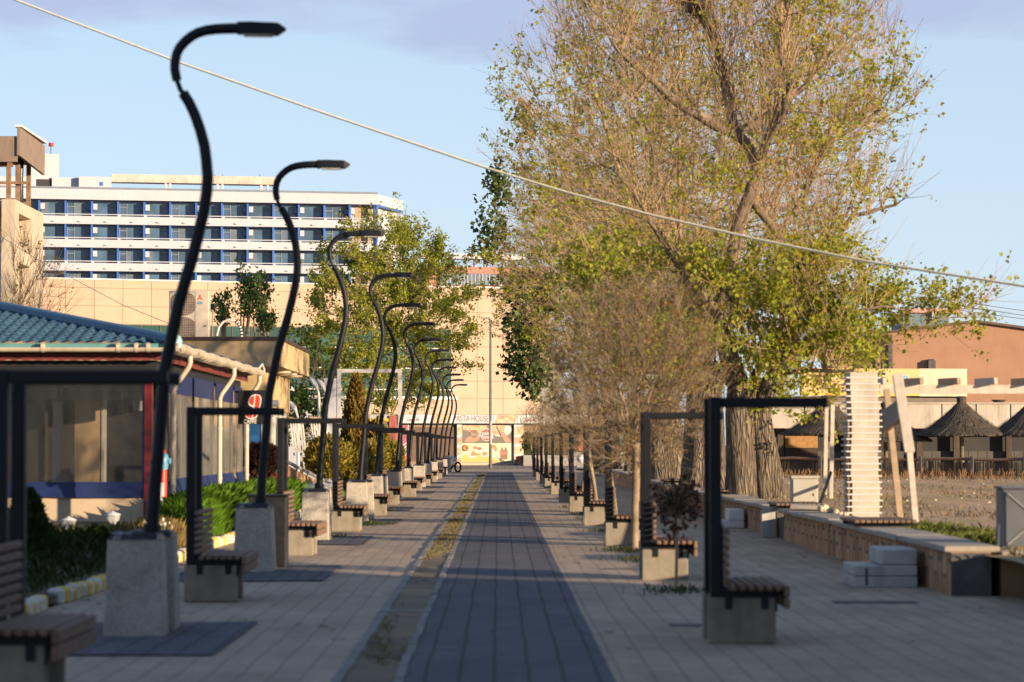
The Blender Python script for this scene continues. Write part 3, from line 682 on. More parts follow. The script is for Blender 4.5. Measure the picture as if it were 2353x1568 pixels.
# inside
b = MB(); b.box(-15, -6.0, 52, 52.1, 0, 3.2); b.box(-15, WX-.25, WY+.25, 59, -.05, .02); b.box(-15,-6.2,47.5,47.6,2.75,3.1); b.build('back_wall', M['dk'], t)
b = MB(); x0, x1 = XZ(172,900,48)[0], XZ(228,900,48)[0]; b.box(x0, x1, 48, 48.5, 0, 2.52); b.build('inner_column', mat('inner_cream', (.60,.42,.24), .7, .15, 2), t)
b = MB(); b.box(XZ(232,900,48)[0], XZ(238,900,48)[0], 48.1, 48.4, 0, 2.5); b.box(XZ(110,900,48)[0],XZ(128,900,48)[0],48.6,48.8,0.8,2.4); b.build('door_frame', M['whitep'], t)
b = MB(); b.box(-15, -6.1, 47.9, 47.96, 2.42, 2.64); b.build('teal_band', M['teal'], t)
b = MB(); b.bbox(XZ(232,1150,47)[0], XZ(290,1150,47)[0], 47, 47.5, .75, .80); b.build('inner_table', M['whitep'], t)
b = MB(); b.bbox(XZ(306,880,47)[0], XZ(322,880,47)[0], 47, 47.3, 2.2, 2.52); b.build('heater', M['whitep'], t)
b = MB()
for px in (470, 548): b.box(WX-.6, WX-.5, 49+px*.01, 49.1+px*.01, 0, 2.8)
b.build('inner_post', M['whitep'], t)

# cafe sign
t = T('cafe_sign', 'black hanging sign board with a red bean shaped emblem and the word CAFFÈ', 'sign', (-5.6, 57.4, 1.9))
x0, z1 = XZ(547,897,57.4); x1, z0 = XZ(612,975,57.4)
b = MB(); b.bbox(x0, x1, 57.4, 57.52, z0, z1, .01); b.build('board', mat('sign_black', (.014,.014,.016), .4, .2, 3), t)
FR = Plane((x0,57.4),(x1,57.4))
def sp(px, py): x, z = XZ(px, py, 57.4); return x-x0, z
def bean(pts, o0, o1, m_, nm):
    b = MB(); FR.poly(b, [sp(*p) for p in pts], o0, o1); b.build(nm, m_, t)
bean([(573,915),(578,909),(587,906),(597,908),(601,915),(600,926),(597,938),(595,950),(590,960),(581,964),(571,963),(563,957),(562,948),(567,942),(576,941),(581,937),(573,932),(569,924)], .002, .008, M['whitep'], 'emblem_outline')
bean([(575,917),(579,911),(584,909),(584,920),(582,932),(576,930),(573,924)], .009, .014, M['red'], 'emblem_half')
bean([(588,908),(595,910),(598,916),(597,927),(594,940),(592,950),(588,958),(582,961),(585,945),(587,925)], .009, .014, M['red'], 'emblem_half')
bean([(565,948),(569,945),(578,944),(582,943),(578,961),(571,960),(565,955)], .009, .014, M['red'], 'emblem_half')
u, z = sp(574, 969.5); text('CAFFÈ', .125, FR.mat4(u, z, .004), M['whitep'], t, sx=.82, shear=.15, bold=.002)
b = MB(); b.tube([(x0+.02,57.46,z1-.05),(x0-.1,57.46,z1-.02)], .02, 6); b.tube([(x0+.02,57.46,z0+.3),(x0-.1,57.46,z0+.32)], .015, 6); b.build('bracket', M['black'], t)

# flat roofed tan building
t = T('flat_building', 'tan flat roofed building with a deep overhanging fascia and brown edge trim', 'building', (-8, 72, 0))
M['tan'] = mat('tan_render', (.46,.335,.19), .85, .18, 1.2, bmp=.2, bscale=40, world=True, stain=.2)
M['tanlit'] = mat('tan_sunlit', (.55,.40,.21), .8, .2, 2, world=True, stain=.4)  # lighter copy of the tan: sunlight put into the colour of right-hand faces
cx_, z1 = XZ(645,783,69); z0 = XZ(645,843,69)[1]
b = MB(); b.box(-18, cx_, 69, 79.2, z0, z1); b.build('roof_slab', M['tan'], t)
b = MB(); b.box(cx_+.002, cx_+.02, 69.01, 71.95, z0, z1-.01); b.box(cx_+.002, cx_+.02, 72.0, 75.3, z0+.01, z1-.01); b.box(cx_+.002, cx_+.02, 75.35, 79.2, z0, z1-.01); b.build('fascia_panel', M['tanlit'], t)
b = MB(); b.box(-18, cx_+.05, 68.95, 79.3, z1+.002, z1+.10); b.build('roof_trim', mat('brown_trim', (.07,.035,.03), .5, .3, 4), t)
wx = XZ(610,900,71)[0]
b = MB(); b.box(-18, wx, 71, 78.9, 0, z0-.002); b.build('wall', M['tan'], t)
b = MB(); b.box(wx+.002, wx+.03, 71.1, 78.9, 2.55, z0-.002); b.build('side_cladding', M['tanlit'], t)
for y in (72.2, 74.4, 76.6):
    b = MB(); b.lathe([(.10,-.02),(.24,-.03),(.26,-.07),(.2,-.10),(.04,-.11)], (wx+.34, y, z0), 16); b.build('ceiling_light', M['gut'], t)
for (a, c) in ((71.3,73.0),(73.2,75.0),(75.2,77.0)):
    f = MB(); f.box(wx+.003, wx+.08, a, a+.12, 0, 2.5); f.box(wx+.003, wx+.08, c-.12, c, 0, 2.5); f.box(wx+.003,wx+.08,a+.12,c-.12,2.38,2.5); f.box(wx+.003,wx+.08,a+.12,c-.12,1.0,1.08); d = f.build('window_frame', M['whitep'], t)
    f = MB(); f.box(wx+.01, wx+.03, a+.12, c-.12, .1, 2.38); f.build('pane', glass('shop_glass', (.10,.10,.10)), d)
dx0, dx1 = XZ(568,1000,70.9)[0], XZ(600,1000,70.9)[0]
b = MB(); b.box(dx0, dx1, 70.93, 70.98, 0, 2.3); d = b.build('door', mat('blue_door', (.03,.13,.32), .4, .35, 3), t)
b = MB(); b.box(dx1+.002, dx1+.08, 70.9, 70.98, 0, 2.4); b.box(dx0-.08,dx0-.002,70.9,70.98,0,2.4); b.box(dx0-.002, dx1+.002, 70.9, 70.98, 2.305, 2.42); b.build('door_frame', M['whitep'], d)
b = MB(); b.box(XZ(560,905,70.9)[0], XZ(640,905,70.9)[0], 70.9, 70.98, 2.62, 2.8); b.build('lintel_sign', M['whitep'], t)
# air conditioner on its roof
t = T('rooftop_unit', 'tall beige air conditioning unit with two stacked fans on the flat roof', 'air conditioner', (-8, 72, z1+.1))
AC = Plane((XZ(388,700,72)[0],72),(XZ(480,700,72)[0],72)); W = AC.len; zb_ = z1+.102
x0 = AC.o.x; zt = XZ(480,668,72)[1]
b = MB(); b.bbox(x0, x0+W, 72, 72.4, zb_, zt, .02); b.build('casing', mat('unit_beige', (.50,.44,.36), .55, .1, 3), t)
hh = zt - zb_
for k, c in enumerate((.74, .24)):
    b = MB(); AC.poly(b, [(W*.36+W*.31*max(-1,min(1,1.15*math.cos(a))), zb_+hh*c+hh*.235*math.sin(a)) for a in [2*math.pi*i/28 for i in range(28)]], .003, .012); g_ = b.build('fan_grille', mat('grille_brown', (.16,.12,.10), .6, .3, 6), t)
    b = MB()
    for q in range(-5, 6): b.tube([AC.w(W*.36+q*W*.055, zb_+hh*c-hh*.2*math.sqrt(max(0,1-(q/6.)**2)), .018), AC.w(W*.36+q*W*.055, zb_+hh*c+hh*.2*math.sqrt(max(0,1-(q/6.)**2)), .018)], .004, 4)
    for q in range(-4, 5): b.tube([AC.w(W*.36-W*.28*math.sqrt(1-(q/6.)**2), zb_+hh*c+q*hh*.05, .022), AC.w(W*.36+W*.28*math.sqrt(1-(q/6.)**2), zb_+hh*c+q*hh*.05, .022)], .004, 4)
    b.build('guard', M['gut'], g_)
u = W*.78; z = zt-hh*.14
def rh(cu_, cz, a, l=.085, w=.05):
    d = Vector((math.cos(a), math.sin(a))); p = Vector((-d.y, d.x)); c = Vector((cu_, cz)); return [tuple(c), tuple(c+d*l/2+p*w/2), tuple(c+d*l), tuple(c+d*l/2-p*w/2)]
for a in (math.pi/2, math.pi/2+2*math.pi/3, math.pi/2-2*math.pi/3):
    b = MB(); AC.poly(b, rh(u, z, a), .004, .009); b.build('emblem_diamond', M['red'], t)
b = MB(); AC.rect(b, u-.07, u+.07, z-.17, z-.12, .004, .009); b.build('blue_badge', M['bluem'], t)
b = MB(); AC.rect(b, W*.86, W*.94, zb_+hh*.29, zb_+hh*.31, .004, .012); AC.rect(b, W*.655, W*.66, zb_+.02, zt-.02, .003, .008); b.build('handle', M['black'], t)
b = MB(); AC.rect(b, u-.055, u+.055, z-.105, z-.075, .004, .007); AC.rect(b,u-.055,u+.055,z-.20,z-.185,.004,.007); b.build('badge_text', M['gut'], t)
t = T('floodlight', 'small black floodlight on a thin pole beside the rooftop unit', 'floodlight', (XZ(488,770,73)[0], 73, z1))
x = t.location.x
b = MB(); b.tube([(x,73,z1+.1),(x,73,XZ(488,712,73)[1])], .018, 6); b.build('pole', M['greywood'], t)
b = MB(); zz = XZ(488,712,73)[1]; b.bbox(x-.07, x+.07, 72.95, 73.1, zz, zz+.17); b.build('lamp', M['black'], t)
t = T('striped_tube', 'arched pipe with black and white rings on the flat roof', 'pipe', (-6.9, 73, z1))
pts = [(498,772),(503,752),(513,740),(527,735),(541,739),(550,748),(554,760),(555,775)]
b = MB(); b.tube([P(x,y,73) for x,y in pts[:5]], .035, 8); b.build('pale_arm', M['whitep'], t)
dn = []; P_ = [P(x,y,73) for x,y in pts[4:]]
def lerpP(k): i = min(int(k), len(P_)-2); return P_[i].lerp(P_[i+1], k-i)
b1, b2 = MB(), MB()
for k in range(12):
    (b1 if k % 2 else b2).tube([lerpP(k*.25), lerpP(k*.25+.24)], .04, 8)
b1.build('white_ring', M['whitep'], t); b2.build('black_ring', M['black'], t)
# ---------------------------------------------------------------- big panelled building with the pasta shop
FA = Plane(P(-60,637,190)[:2], P(1240,664,204.5)[:2])
t = T('panel_building', 'large cream building clad in square panels with green glass and the pasta shop below', 'building', (*FA.w(FA.len/2,0)[:2], 0))
M['panel'] = mat('cream_panel', (.43,.305,.215), .6, .08, .5, world=True, stain=.12)
M['joint'] = mat('panel_joint', (.22,.16,.11), .8, .2, 3)
M['gglass'] = glass('green_glass', (.028,.075,.06))
ztop = FA.uz(1180,663)[1]; L = FA.len
b = MB(); FA.rect(b, -6, L, 0, ztop-.12, -24, -.06); b.build('wall', M['joint'], t)
gx0, gz1 = FA.uz(200,742); gx1, gz0 = FA.uz(1050,912); gz1 = FA.uz(1050,759)[1]
zsign0, zsign1 = FA.uz(1100,973)[1], FA.uz(1100,953.5)[1]
pw, ph = 2.12, 1.32
b = MB(); k = int(L/pw)+4
zs_ = [ztop - .62 - ph*i for i in range(12)]
zz = [ztop] + [z for z in zs_ if z > zsign1+.2] + [zsign1+.03]
for i in range(k):
    u1 = L - .9 - pw*(i-1); u0 = u1 - pw
    if i == 0: u1 = L
    for a, c in zip(zz[1:], zz[:-1]):
        if u1 < -6: continue
        # skip the panels that the glass replaces
        if gx0 < (u0+u1)/2 < gx1 and gz0 < (a+c)/2 < gz1: continue
        FA.rect(b, max(-6,u0)+.014, u1-.014, a+.014, c-.014, -.05, rnd.uniform(0,.006))
b.build('cladding', M['panel'], t)
b = MB(); FA.rect(b, -6, L+.05, ztop-.02, ztop+.08, -.3, .06); b.build('parapet_cap', M['whitep'], t)
nG = int((gx1-gx0)/1.35)
for i in range(nG):
    a = gx0 + (gx1-gx0)*i/nG; c = gx0 + (gx1-gx0)*(i+1)/nG
    b = MB(); FA.rect(b, a+.03, c-.03, gz0, gz1, -.055, -.03); b.build('glazing', M['gglass'], t)
for i in range(0, nG+1, 2): b = MB(); a = gx0 + (gx1-gx0)*i/nG; FA.rect(b, a-.028, a+.028, gz0, gz1, -.03, .03); b.build('dark_mullion', M['dark'], t)
b = MB()
for f in (.10, .42, .72): z = gz0+(gz1-gz0)*f; FA.rect(b, gx0, gx1, z-.035, z+.035, .032, .07)
FA.rect(b, gx0, gx1, gz0-.25, gz0, -.05, .12); b.build('white_transom', M['whitep'], t)
# sign band
def fb(nm, m_, x0, y0, x1, y1, o0, o1, par=None):
    b = MB(); FA.prect(b, x0, y0, x1, y1, o0, o1); return b.build(nm, m_, par or t)
M['signw'] = mat('sign_white', (.40,.41,.43), .45, .06, 1)
M['signr'] = mat('sign_red', (.20,.012,.015), .45, .15, 3)
M['food1'] = foodmat('pizza_print', [(.26,.035,.015),(.36,.14,.04),(.42,.29,.16),(.30,.05,.02),(.13,.13,.03)], 4.)
M['food2'] = foodmat('pasta_print', [(.36,.15,.04),(.42,.28,.13),(.30,.05,.02),(.38,.20,.07)], 5.5)
uL, uR = FA.uz(915,960)[0], L+1.2
b = MB(); FA.rect(b, uL, uR, zsign0, zsign1, .02, .55); band = b.build('sign_band', M['signw'], t)
def fz(frac): return zsign0+(zsign1-zsign0)*frac
def ft(px): return FA.uz(px, 962)[0]
text('PASTA HOUSE', .70, FA.mat4((ft(1041)+ft(1114))/2, fz(.5), .56), M['signr'], band, sx=.64, ext=.006)
for a, c, m_ in ((1131.6,1181,'food2'),(983,1027,'food1')):
    b = MB(); FA.poly(b, [(ft(a),fz(.03)),(ft(c)-.12,fz(.03)),(ft(c)+.08,fz(.97)),(ft(a)+.2,fz(.97))], .552, .57); pn = b.build('food_picture', M[m_], band)
    text('pur și simplu delicios', .21, FA.mat4((ft(a)+ft(c))/2, fz(.17), .572), M['signw'], pn, ext=.004, sx=.78)
def script(u, z, s, off, par, m_):     # flowing script lettering drawn with strokes
    b = MB()
    def st(pts, r=.028): b.tube([FA.w(u+s*(x+.22*y), z+s*y, off) for x,y in pts], r*s*2.2, 6)
    def arc(cx,cy,rx,ry,a0,a1,n=12): return [(cx+rx*math.cos(R(a0+(a1-a0)*i/n)), cy+ry*math.sin(R(a0+(a1-a0)*i/n))) for i in range(n+1)]
    st(arc(.42,.52,.36,.50,50,310)); st([(.65,.9),(.8,1.0),(1.0,.92)],.02); st(arc(.98,.30,.15,.22,0,360)); st(arc(1.4,.30,.15,.22,40,320)); st(arc(1.80,.30,.15,.22,0,360)); st([(1.96,.52),(1.96,.1),(2.05,.08)])
    st([(2.1,.34),(2.3,.38)],.035); st(arc(2.72,.50,.36,.52,60,310)); st([(2.9,.95),(3.2,1.12),(3.7,.95)],.02); st(arc(3.25,.30,.15,.22,0,360)); st([(3.55,.05),(3.6,.9),(3.68,.95)]); st(arc(3.92,.30,.15,.22,0,360)); st([(4.08,.52),(4.08,.1),(4.25,.12)])
    st([(.55,-.02),(1.2,-.12),(2.2,.0)],.022)
    b.build('lettering', m_, par)
script(ft(1195), fz(.26), .245, .562, band, M['signr'])
script(ft(929), fz(.26), .235, .562, band, M['signr'])
b = MB()
for px in (1128, 1183): FA.rect(b, ft(px)-.02, ft(px)+.02, fz(.05), fz(.95), .552, .556)
b.build('divider', M['signr'], band)
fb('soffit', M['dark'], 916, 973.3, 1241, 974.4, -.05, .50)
fb('shop_beam', mat('brown_metal', (.10,.075,.06), .5, .2, 3), 1047, 974.8, 1201, 978, -.05, .06)
# shop front posters
M['wood'] = mat('wood_print', (.085,.065,.05), .5, .4, 3); M['paley'] = mat('pale_yellow_print', (.36,.37,.24), .5, .08, .8, (.38,.40,.30), world=True)
M['cream'] = mat('plate_white', (.38,.37,.36), .5, .05, 2); M['skin'] = mat('hand_print', (.27,.135,.085), .5, .1, 4)
M['gold'] = mat('pastry_print', (.32,.14,.03), .5, .35, 5); M['brownp'] = mat('brown_print', (.17,.07,.03), .5, .5, 6); M['yel2'] = mat('yellow_print', (.40,.29,.06), .5, .1, 1)
up = fb('window_poster', M['wood'], 1061, 976.5, 1177, 1017.6, .03, .05)
def fe(nm, m_, px, py, rx, ry, o0, o1, par):
    u, z = FA.uz(px, py); u2 = FA.uz(px+rx, py)[0]; z2 = FA.uz(px, py-ry)[1]
    b = MB(); FA.ell(b, u, z, u2-u, z2-z, o0, o1); return b.build(nm, m_, par)
def fp(nm, m_, pts, o0, o1, par):
    b = MB(); FA.poly(b, [FA.uz(*p) for p in pts], o0, o1); return b.build(nm, m_, par)
def pcoord(x, y): return 976.5, x
fp('printed_pizza', M['food1'], [(1061,977),(1119,977),(1118,988),(1112,999),(1103,1005),(1094,1006),(1086,998),(1074,990),(1064,988)], .052, .058, up)
fe('printed_plate', M['cream'], 1150, 987, 25, 17, .052, .058, up)
fp('printed_pasta', M['food2'], [(1128,977.5),(1158,977.5),(1160,987),(1153,996),(1140,1001),(1130,995)], .060, .066, up)
fe('printed_cup', M['brownp'], 1089.5, 997, 9, 9.5, .068, .074, up)
fp('printed_hand', M['skin'], [(1066,1017),(1070,1007),(1080,1002),(1096,1006),(1102,1008),(1098,1013),(1088,1017)], .060, .066, up)
fp('printed_hand', M['skin'], [(1150,994),(1156,992),(1163,1000),(1172,1012),(1176,1017),(1160,1017),(1153,1006),(1148,1001)], .068, .074, up)
fp('printed_fork', M['dark'], [(1139,981),(1141,980),(1149,995),(1151,1003),(1149,1003),(1146,995)], .076, .080, up)
u, z = FA.uz(1089.5, 997); script(u-.42, z-.10, .2, .078, up, M['signw'])
lo = fe('round_logo', M['signw'], 1117, 999.5, 14.3, 14.3*1.02, .076, .082, up)
fe('logo_disc', M['signr'], 1117, 999.5, 12.8, 13.2, .084, .090, lo)
u, z = FA.uz(1119, 996); text('pasta', .40, FA.mat4(u, z, .095), M['signw'], lo, ext=.003, sx=1.05, bold=.008)
u, z = FA.uz(1119, 1004.5); text('house', .40, FA.mat4(u, z, .095), M['signw'], lo, ext=.003, sx=1.05, bold=.008)
b = MB(); b.tube([FA.w(*FA.uz(x,y), .094) for x,y in ((1120,987),(1117,991),(1119,994))], .02, 5); b.tube([FA.w(*FA.uz(x,y), .094) for x,y in ((1113,1007),(1115,1010),(1112,1013))], .02, 5); b.build('logo_stroke', M['signw'], lo)
lw = fb('lower_poster', M['paley'], 1059.5, 1018.4, 1177.5, 1062.5, .03, .05)
fp('yellow_wave', M['yel2'], [(1060,1062),(1060,1047),(1080,1041),(1105,1046),(1125,1050),(1140,1055),(1150,1062)], .052, .056, lw)
for px, py, rx, ry in ((1069,1032,9,8),(1097.5,1030,12,7),(1133,1031,9,9),(1085,1046,11,7),(1113,1044,9,7)): fe('printed_plate', M['cream'], px, py, rx, ry, .058, .062, lw)
def ringp(px, py, rx, ry, m_): 
    u, z = FA.uz(px, py); u2 = FA.uz(px+rx, py)[0]-u; z2 = FA.uz(px, py-ry)[1]-z
    b = MB(); b.tube([FA.w(u+u2*math.cos(a), z+z2*math.sin(a), .066) for a in [2*math.pi*i/18 for i in range(19)]], .11, 6, False); b.build('printed_bagel', m_, lw)
ringp(1068.5, 1030, 5.2, 4.4, M['gold'])
fe('printed_pastry', M['gold'], 1092, 1029, 5.5, 3.6, .064, .068, lw); fe('printed_pastry', M['brownp'], 1101, 1031, 5.5, 3.2, .070, .074, lw)
fp('printed_croissant', M['gold'], [(1126,1026),(1131,1022),(1138,1024),(1142,1030),(1140,1038),(1136,1037),(1134,1031),(1128,1031)], .064, .068, lw)
fp('printed_turnover', M['gold'], [(1082,1043),(1086,1036),(1095,1043),(1105,1044),(1098,1047),(1081,1048)], .064, .068, lw)
fe('printed_pastry', M['gold'], 1113, 1043, 6, 4.5, .064, .068, lw)
fp('printed_tray', M['dark'], [(1143,1052),(1160,1060),(1176,1062),(1150,1062)], .058, .062, lw)
for px in (1153.5, 1161.5):
    fp('printed_bottle', M['brownp'], [(px-1.6,1026),(px+1.6,1026),(px+1.8,1031),(px+4.3,1037),(px+4,1056),(px-4,1056),(px-4.3,1037),(px-1.8,1031)], .064+.002*(px>1160), .068+.002*(px>1160), lw)
    fp('bottle_label', M['red'], [(px-4,1039),(px+4,1038),(px+4,1045),(px-4,1046)], .072, .075, lw)
    fp('bottle_neck', M['cream'], [(px-1.5,1025.5),(px+1.5,1025.5),(px+1.7,1029),(px-1.7,1029)], .072, .075, lw)
fb('plinth', M['panel'], 1060, 1063, 1179, 1069.5, -.05, .10); fb('threshold', M['dark'], 1060, 1069.7, 1196, 1072, -.05, .02)
for x0, x1, y1 in ((1047.6,1058.8,1071),(1178.6,1200,1067)):
    pl = fb('picture_pillar', M['signw'], x0, 976.2, x1, y1, -.05, .28)
    h = (y1-979)/4
    for k in range(4):
        yy = 979+h*k
        fp('food_picture', M['food1' if k % 2 == 0 else 'food2'], [(x0+.8,yy+4),(x1-.8,yy+.6),(x1-.8,yy+h-3.2),(x0+.8,yy+h-.6)], .285, .292, pl)
fb('pillar_base', M['panel'], 1188, 1067, 1199, 1072, -.05, .3)
# brown shutters and banner left of the shop
sh = mat('brown_shutter', (.10,.05,.035), .6, .25, 3)
b = MB(); z0_, z1_ = .3, FA.uz(1000,981)[1]; u0, u1 = FA.uz(936,1000)[0], FA.uz(1046,1000)[0]
n = 34
for k in range(n): FA.rect(b, u0, u1, z0_+(z1_-z0_)*k/n, z0_+(z1_-z0_)*(k+1)/n-.025, -.05, .03)
b.build('roller_shutter', sh, t)
bn = fb('tall_banner', mat('dark_banner', (.09,.03,.09), .5, .5, 1.2, (.40,.05,.09), world=True), 922, 977, 934, 1064, .05, .30)
fe('banner_disc', M['red'], 928, 1052, 5, 5.5, .302, .308, bn)
for k in range(4): fp('banner_stroke', M['signw'], [(924+k,1022+k*8),(932,1016+k*7),(933,1018+k*7),(925+k,1025+k*8)], .302, .308, bn)
fb('banner_edge', M['gut'], 934.2, 977, 936, 1064, .05, .31, bn)
fb('step_base', mat('brick_step', (.22,.12,.09), .8, .3, 4), 900, 1060, 1046, 1072, -.05, .4)
# grey rear building and dark recess to the right
t = T('grey_building', 'grey concrete building edge with dark shop windows behind the steps', 'building', (*P(1300,1000,215)[:2], 0))
G = Plane(P(1236,1000,212)[:2], P(1560,1000,214)[:2])
M['gconc'] = mat('grey_concrete', (.34,.33,.32), .9, .3, .8, bmp=.2, world=True, stain=.4)
b = MB(); a, c = G.uz(1238,800), G.uz(1285,955); G.rect(b, a[0], c[0], 3.6, a[1], -8, 0); G.rect(b, a[0], G.len, 3.2, 4.6, -8, -.3); b.build('wall', M['gconc'], t)
b = MB(); G.rect(b, -4, G.len, 0, 3.15, -8, -3); b.build('recess_wall', mat('dark_shopfront', (.05,.025,.03), .5, .5, 1), t)
for x0, x1 in ((1262,1290),(1330,1352),(1360,1400),(1405,1450)):
    b = MB(); G.prect(b, x0, 1000 if x0 < 1300 else 995, x1, 1028, -2.95, -2.9); b.build('window', glass('dark_shop_glass', (.10,.11,.11), .2), t)
b = MB()
for k, (x0, x1) in enumerate(((1341,1352),(1353,1366),(1367,1374),(1375,1388))): G.prect(b, x0, 1009, x1, 1036, -2, -1.9)
b.build('orange_panel', mat('faded_orange', (.50,.13,.07), .6, .4, 4), t)
b = MB(); G.prect(b, 1392, 1010, 1398, 1036, -2, -1.9); G.prect(b, 1402, 1012, 1410, 1036, -2, -1.9); b.build('white_panel', M['whitep'], t)
b = MB(); G.prect(b, 1205, 979, 1222, 985, -2.5, -2.4); b.build('red_sign', M['red'], t)
# steps right of the shop
b = MB(); 
for k in range(5):
    y = 196.5 + k*2.2; x0 = P(1203,1000,y).x; b.box(x0, 22, y, y+12, .02, .12+.22*k)
struct(b.build('steps', mat('step_stone', (.33,.31,.29), .85, .2, .8, world=True, bmp=.2)))
t = T('stone_ball', 'round pale stone ball on a block by the grey steps', 'bollard', (*P(1335,1040,186)[:2], 0))
x = t.location.x; b = MB(); b.bbox(x-.3, x+.3, 185.7, 186.3, 0, .3); b.build('block', M['gconc'], t); b = MB(); b.lathe([(.05,.3),(.25,.42),(.33,.62),(.25,.85),(.05,.96)], (x,186,0), 16); b.build('ball', M['whitep'], t)
# tall slender lamp post at the end of the walk
t = T('tall_lamp', 'tall slender grey lamp post with a flat head in front of the pasta shop', 'street lamp', (*P(1127,1076,179)[:2], 0))
x = t.location.x; zt = P(1127,732,179).z
b = MB(); b.tube([(x,179,0),(x,179,1.5),(x,179,zt-.3),(x-.03,179,zt-.1),(x-.12,179,zt)], [.11,.095,.075,.07,.06], 10); b.build('pole', mat('grey_steel', (.09,.095,.10), .45, .2, 3), t)
b = MB(); b.hexa([(x-.52,178.85,zt-.03),(x-.08,178.85,zt-.03),(x-.08,179.15,zt-.03),(x-.52,179.15,zt-.03)], [(x-.55,178.85,zt+.06),(x-.05,178.85,zt+.1),(x-.05,179.15,zt+.1),(x-.55,179.15,zt+.06)]); b.build('lamp_head', M['gconc'], t)
b = MB(); b.tube([(x,178.99,1.6),(x,178.99,3.2)], .1, 10); b.build('sticker_band', M['gconc'], t)

# ---------------------------------------------------------------- hotel
H = Plane(P(-80,432,311)[:2], P(868,447,320)[:2])
t = T('hotel', 'long white hotel with blue balcony dividers and rows of recessed windows', 'hotel', (*H.w(H.len/2,0)[:2], 0))
M['hw'] = mat('hotel_white', (.44,.45,.50), .8, .06, .4, world=True, stain=.12)
M['hb'] = mat('hotel_blue', (.035,.12,.42), .5, .2, 1, world=True)
M['hg'] = glass('hotel_glass', (.055,.105,.175), .25)
M['hf'] = mat('hotel_frame', (.17,.20,.25), .5, .15, 2)
M['curt'] = mat('hotel_curtain', (.10,.14,.19), .6, .25, 1.5)
HL = H.len; zc = H.uz(868,447)[1]
b = MB(); H.rect(b, -12, HL-2.9, 0, zc-1.3, -10, -1.5); H.rect(b, HL-2.9, HL-.02, 0, zc-1.3, -10, -1.5); b.build('back_wall', M['hw'], t)
b = MB(); H.rect(b, -12, HL, zc-1.25, zc, -10.2, 0); b.build('roof_parapet', M['hw'], t)
fl = 2.80
mod = 3.10; nm_ = int((HL+9)/mod)
win = frm = door = acu = acs = None
for k in range(5):
    zb_ = zc - 1.25 - fl*(k+1)          # floor level of this storey
    if k < 4:
        b = MB(); H.rect(b, -12, HL, zb_-.12, zb_+.83, -.16, 0); bb = b.build('balcony_band', M['hw'], t)
        b = MB(); H.rect(b, -12, HL, zb_+1.0, zb_+1.10, -.14, -.02)
        for i in range(nm_*1): H.rect(b, HL-mod*i-.35, HL-mod*i, zb_+.832, zb_+.998, -.13, -.03)
        b.build('handrail', M['hw'], bb)
        b = MB(); H.rect(b, -12, HL, zb_-.14, zb_-.125, -1.5, -.1); b.build('floor_slab', M['hw'], t)
        b = MB()
        for i in range(nm_): H.rect(b, HL-mod*(i+.55)-.16, HL-mod*(i+.55)+.16, zb_+.12, zb_+.24, .002, .22)
        b.build('balcony_lamp', M['hw'], bb)
    for i in range(nm_):
        u1 = HL - .3 - mod*i; u0 = u1 - mod
        if i == 0:
            continue
        p = MB(); H.rect(p, u1-.12, u1+.12, zb_-.1, zb_+2.65, -1.49, -.2); p.build('balcony_divider', M['hb'], t)
        m1 = MB(); H.rect(m1, u0+.15, u1-.15, zb_, zb_+2.6, -1.49, -1.40); w_ = m1.build('window', M['hg'], t)
        flip = i % 2
        d0 = u0+.2 if flip else u1-1.1
        f = MB(); H.rect(f, d0, d0+.10, zb_, zb_+2.5, -1.395, -1.33); H.rect(f, d0+.85, d0+.95, zb_, zb_+2.5, -1.395, -1.33); H.rect(f, d0+.10, d0+.85, zb_+2.0, zb_+2.1, -1.395, -1.33); f.build('frame', M['hf'], w_)
        if rnd.random() < .55:
            c = MB(); a_ = u0+1.1 if flip else u0+.25; H.rect(c, a_, a_+.5+.5*rnd.random(), zb_, zb_+2.55, -1.396, -1.38); c.build('curtain', M['curt'], w_)
        if flip:
            a = MB(); H.rect(a, u1+.16, u1+.66, zb_+1.62, zb_+2.32, -.95, -.25); a.build('air_conditioner', M['hw'], t)
            a = MB(); H.rect(a, u1-.55, u1-.15, zb_+1.62, zb_+2.25, -1.32, -.9); a.build('air_conditioner', M['hf'], t)
# end bay and right end
e0 = H.w(HL,0,0); e1 = Vector((*P(927,462,328.6)[:2], 0)); E = Plane(e0[:2], e1[:2])
b = MB(); E.rect(b, 0, E.len, zc-1.25, zc-.003, -.3, 0); E.rect(b, 1.1, E.len-.5, 0, zc-1.25, -1.0, -.7)
for k in range(5): E.rect(b, .3, E.len, zc-1.3-fl*(k+1), zc-1.25-fl*(k+1)+.75, -.65, -.05)
E.rect(b, E.len-.6, E.len-.2, 0, zc-1.25, -.6, -.1); b.build('end_wall', M['hw'], t)
b = MB(); E.rect(b, -.25, .25, 0, zc-1.25, -.5, -.06); E.rect(b, -.2, E.len, zc-1.5, zc-1.26, -.25, -.04); b.build('end_trim', M['hb'], t)
b = MB(); H.rect(b, HL-2.6, HL-.5, 0, zc-1.3, -1.49, -1.42); b.build('end_bay_wall', mat('hotel_tan', (.36,.26,.19), .8, .15, .5, world=True), t)
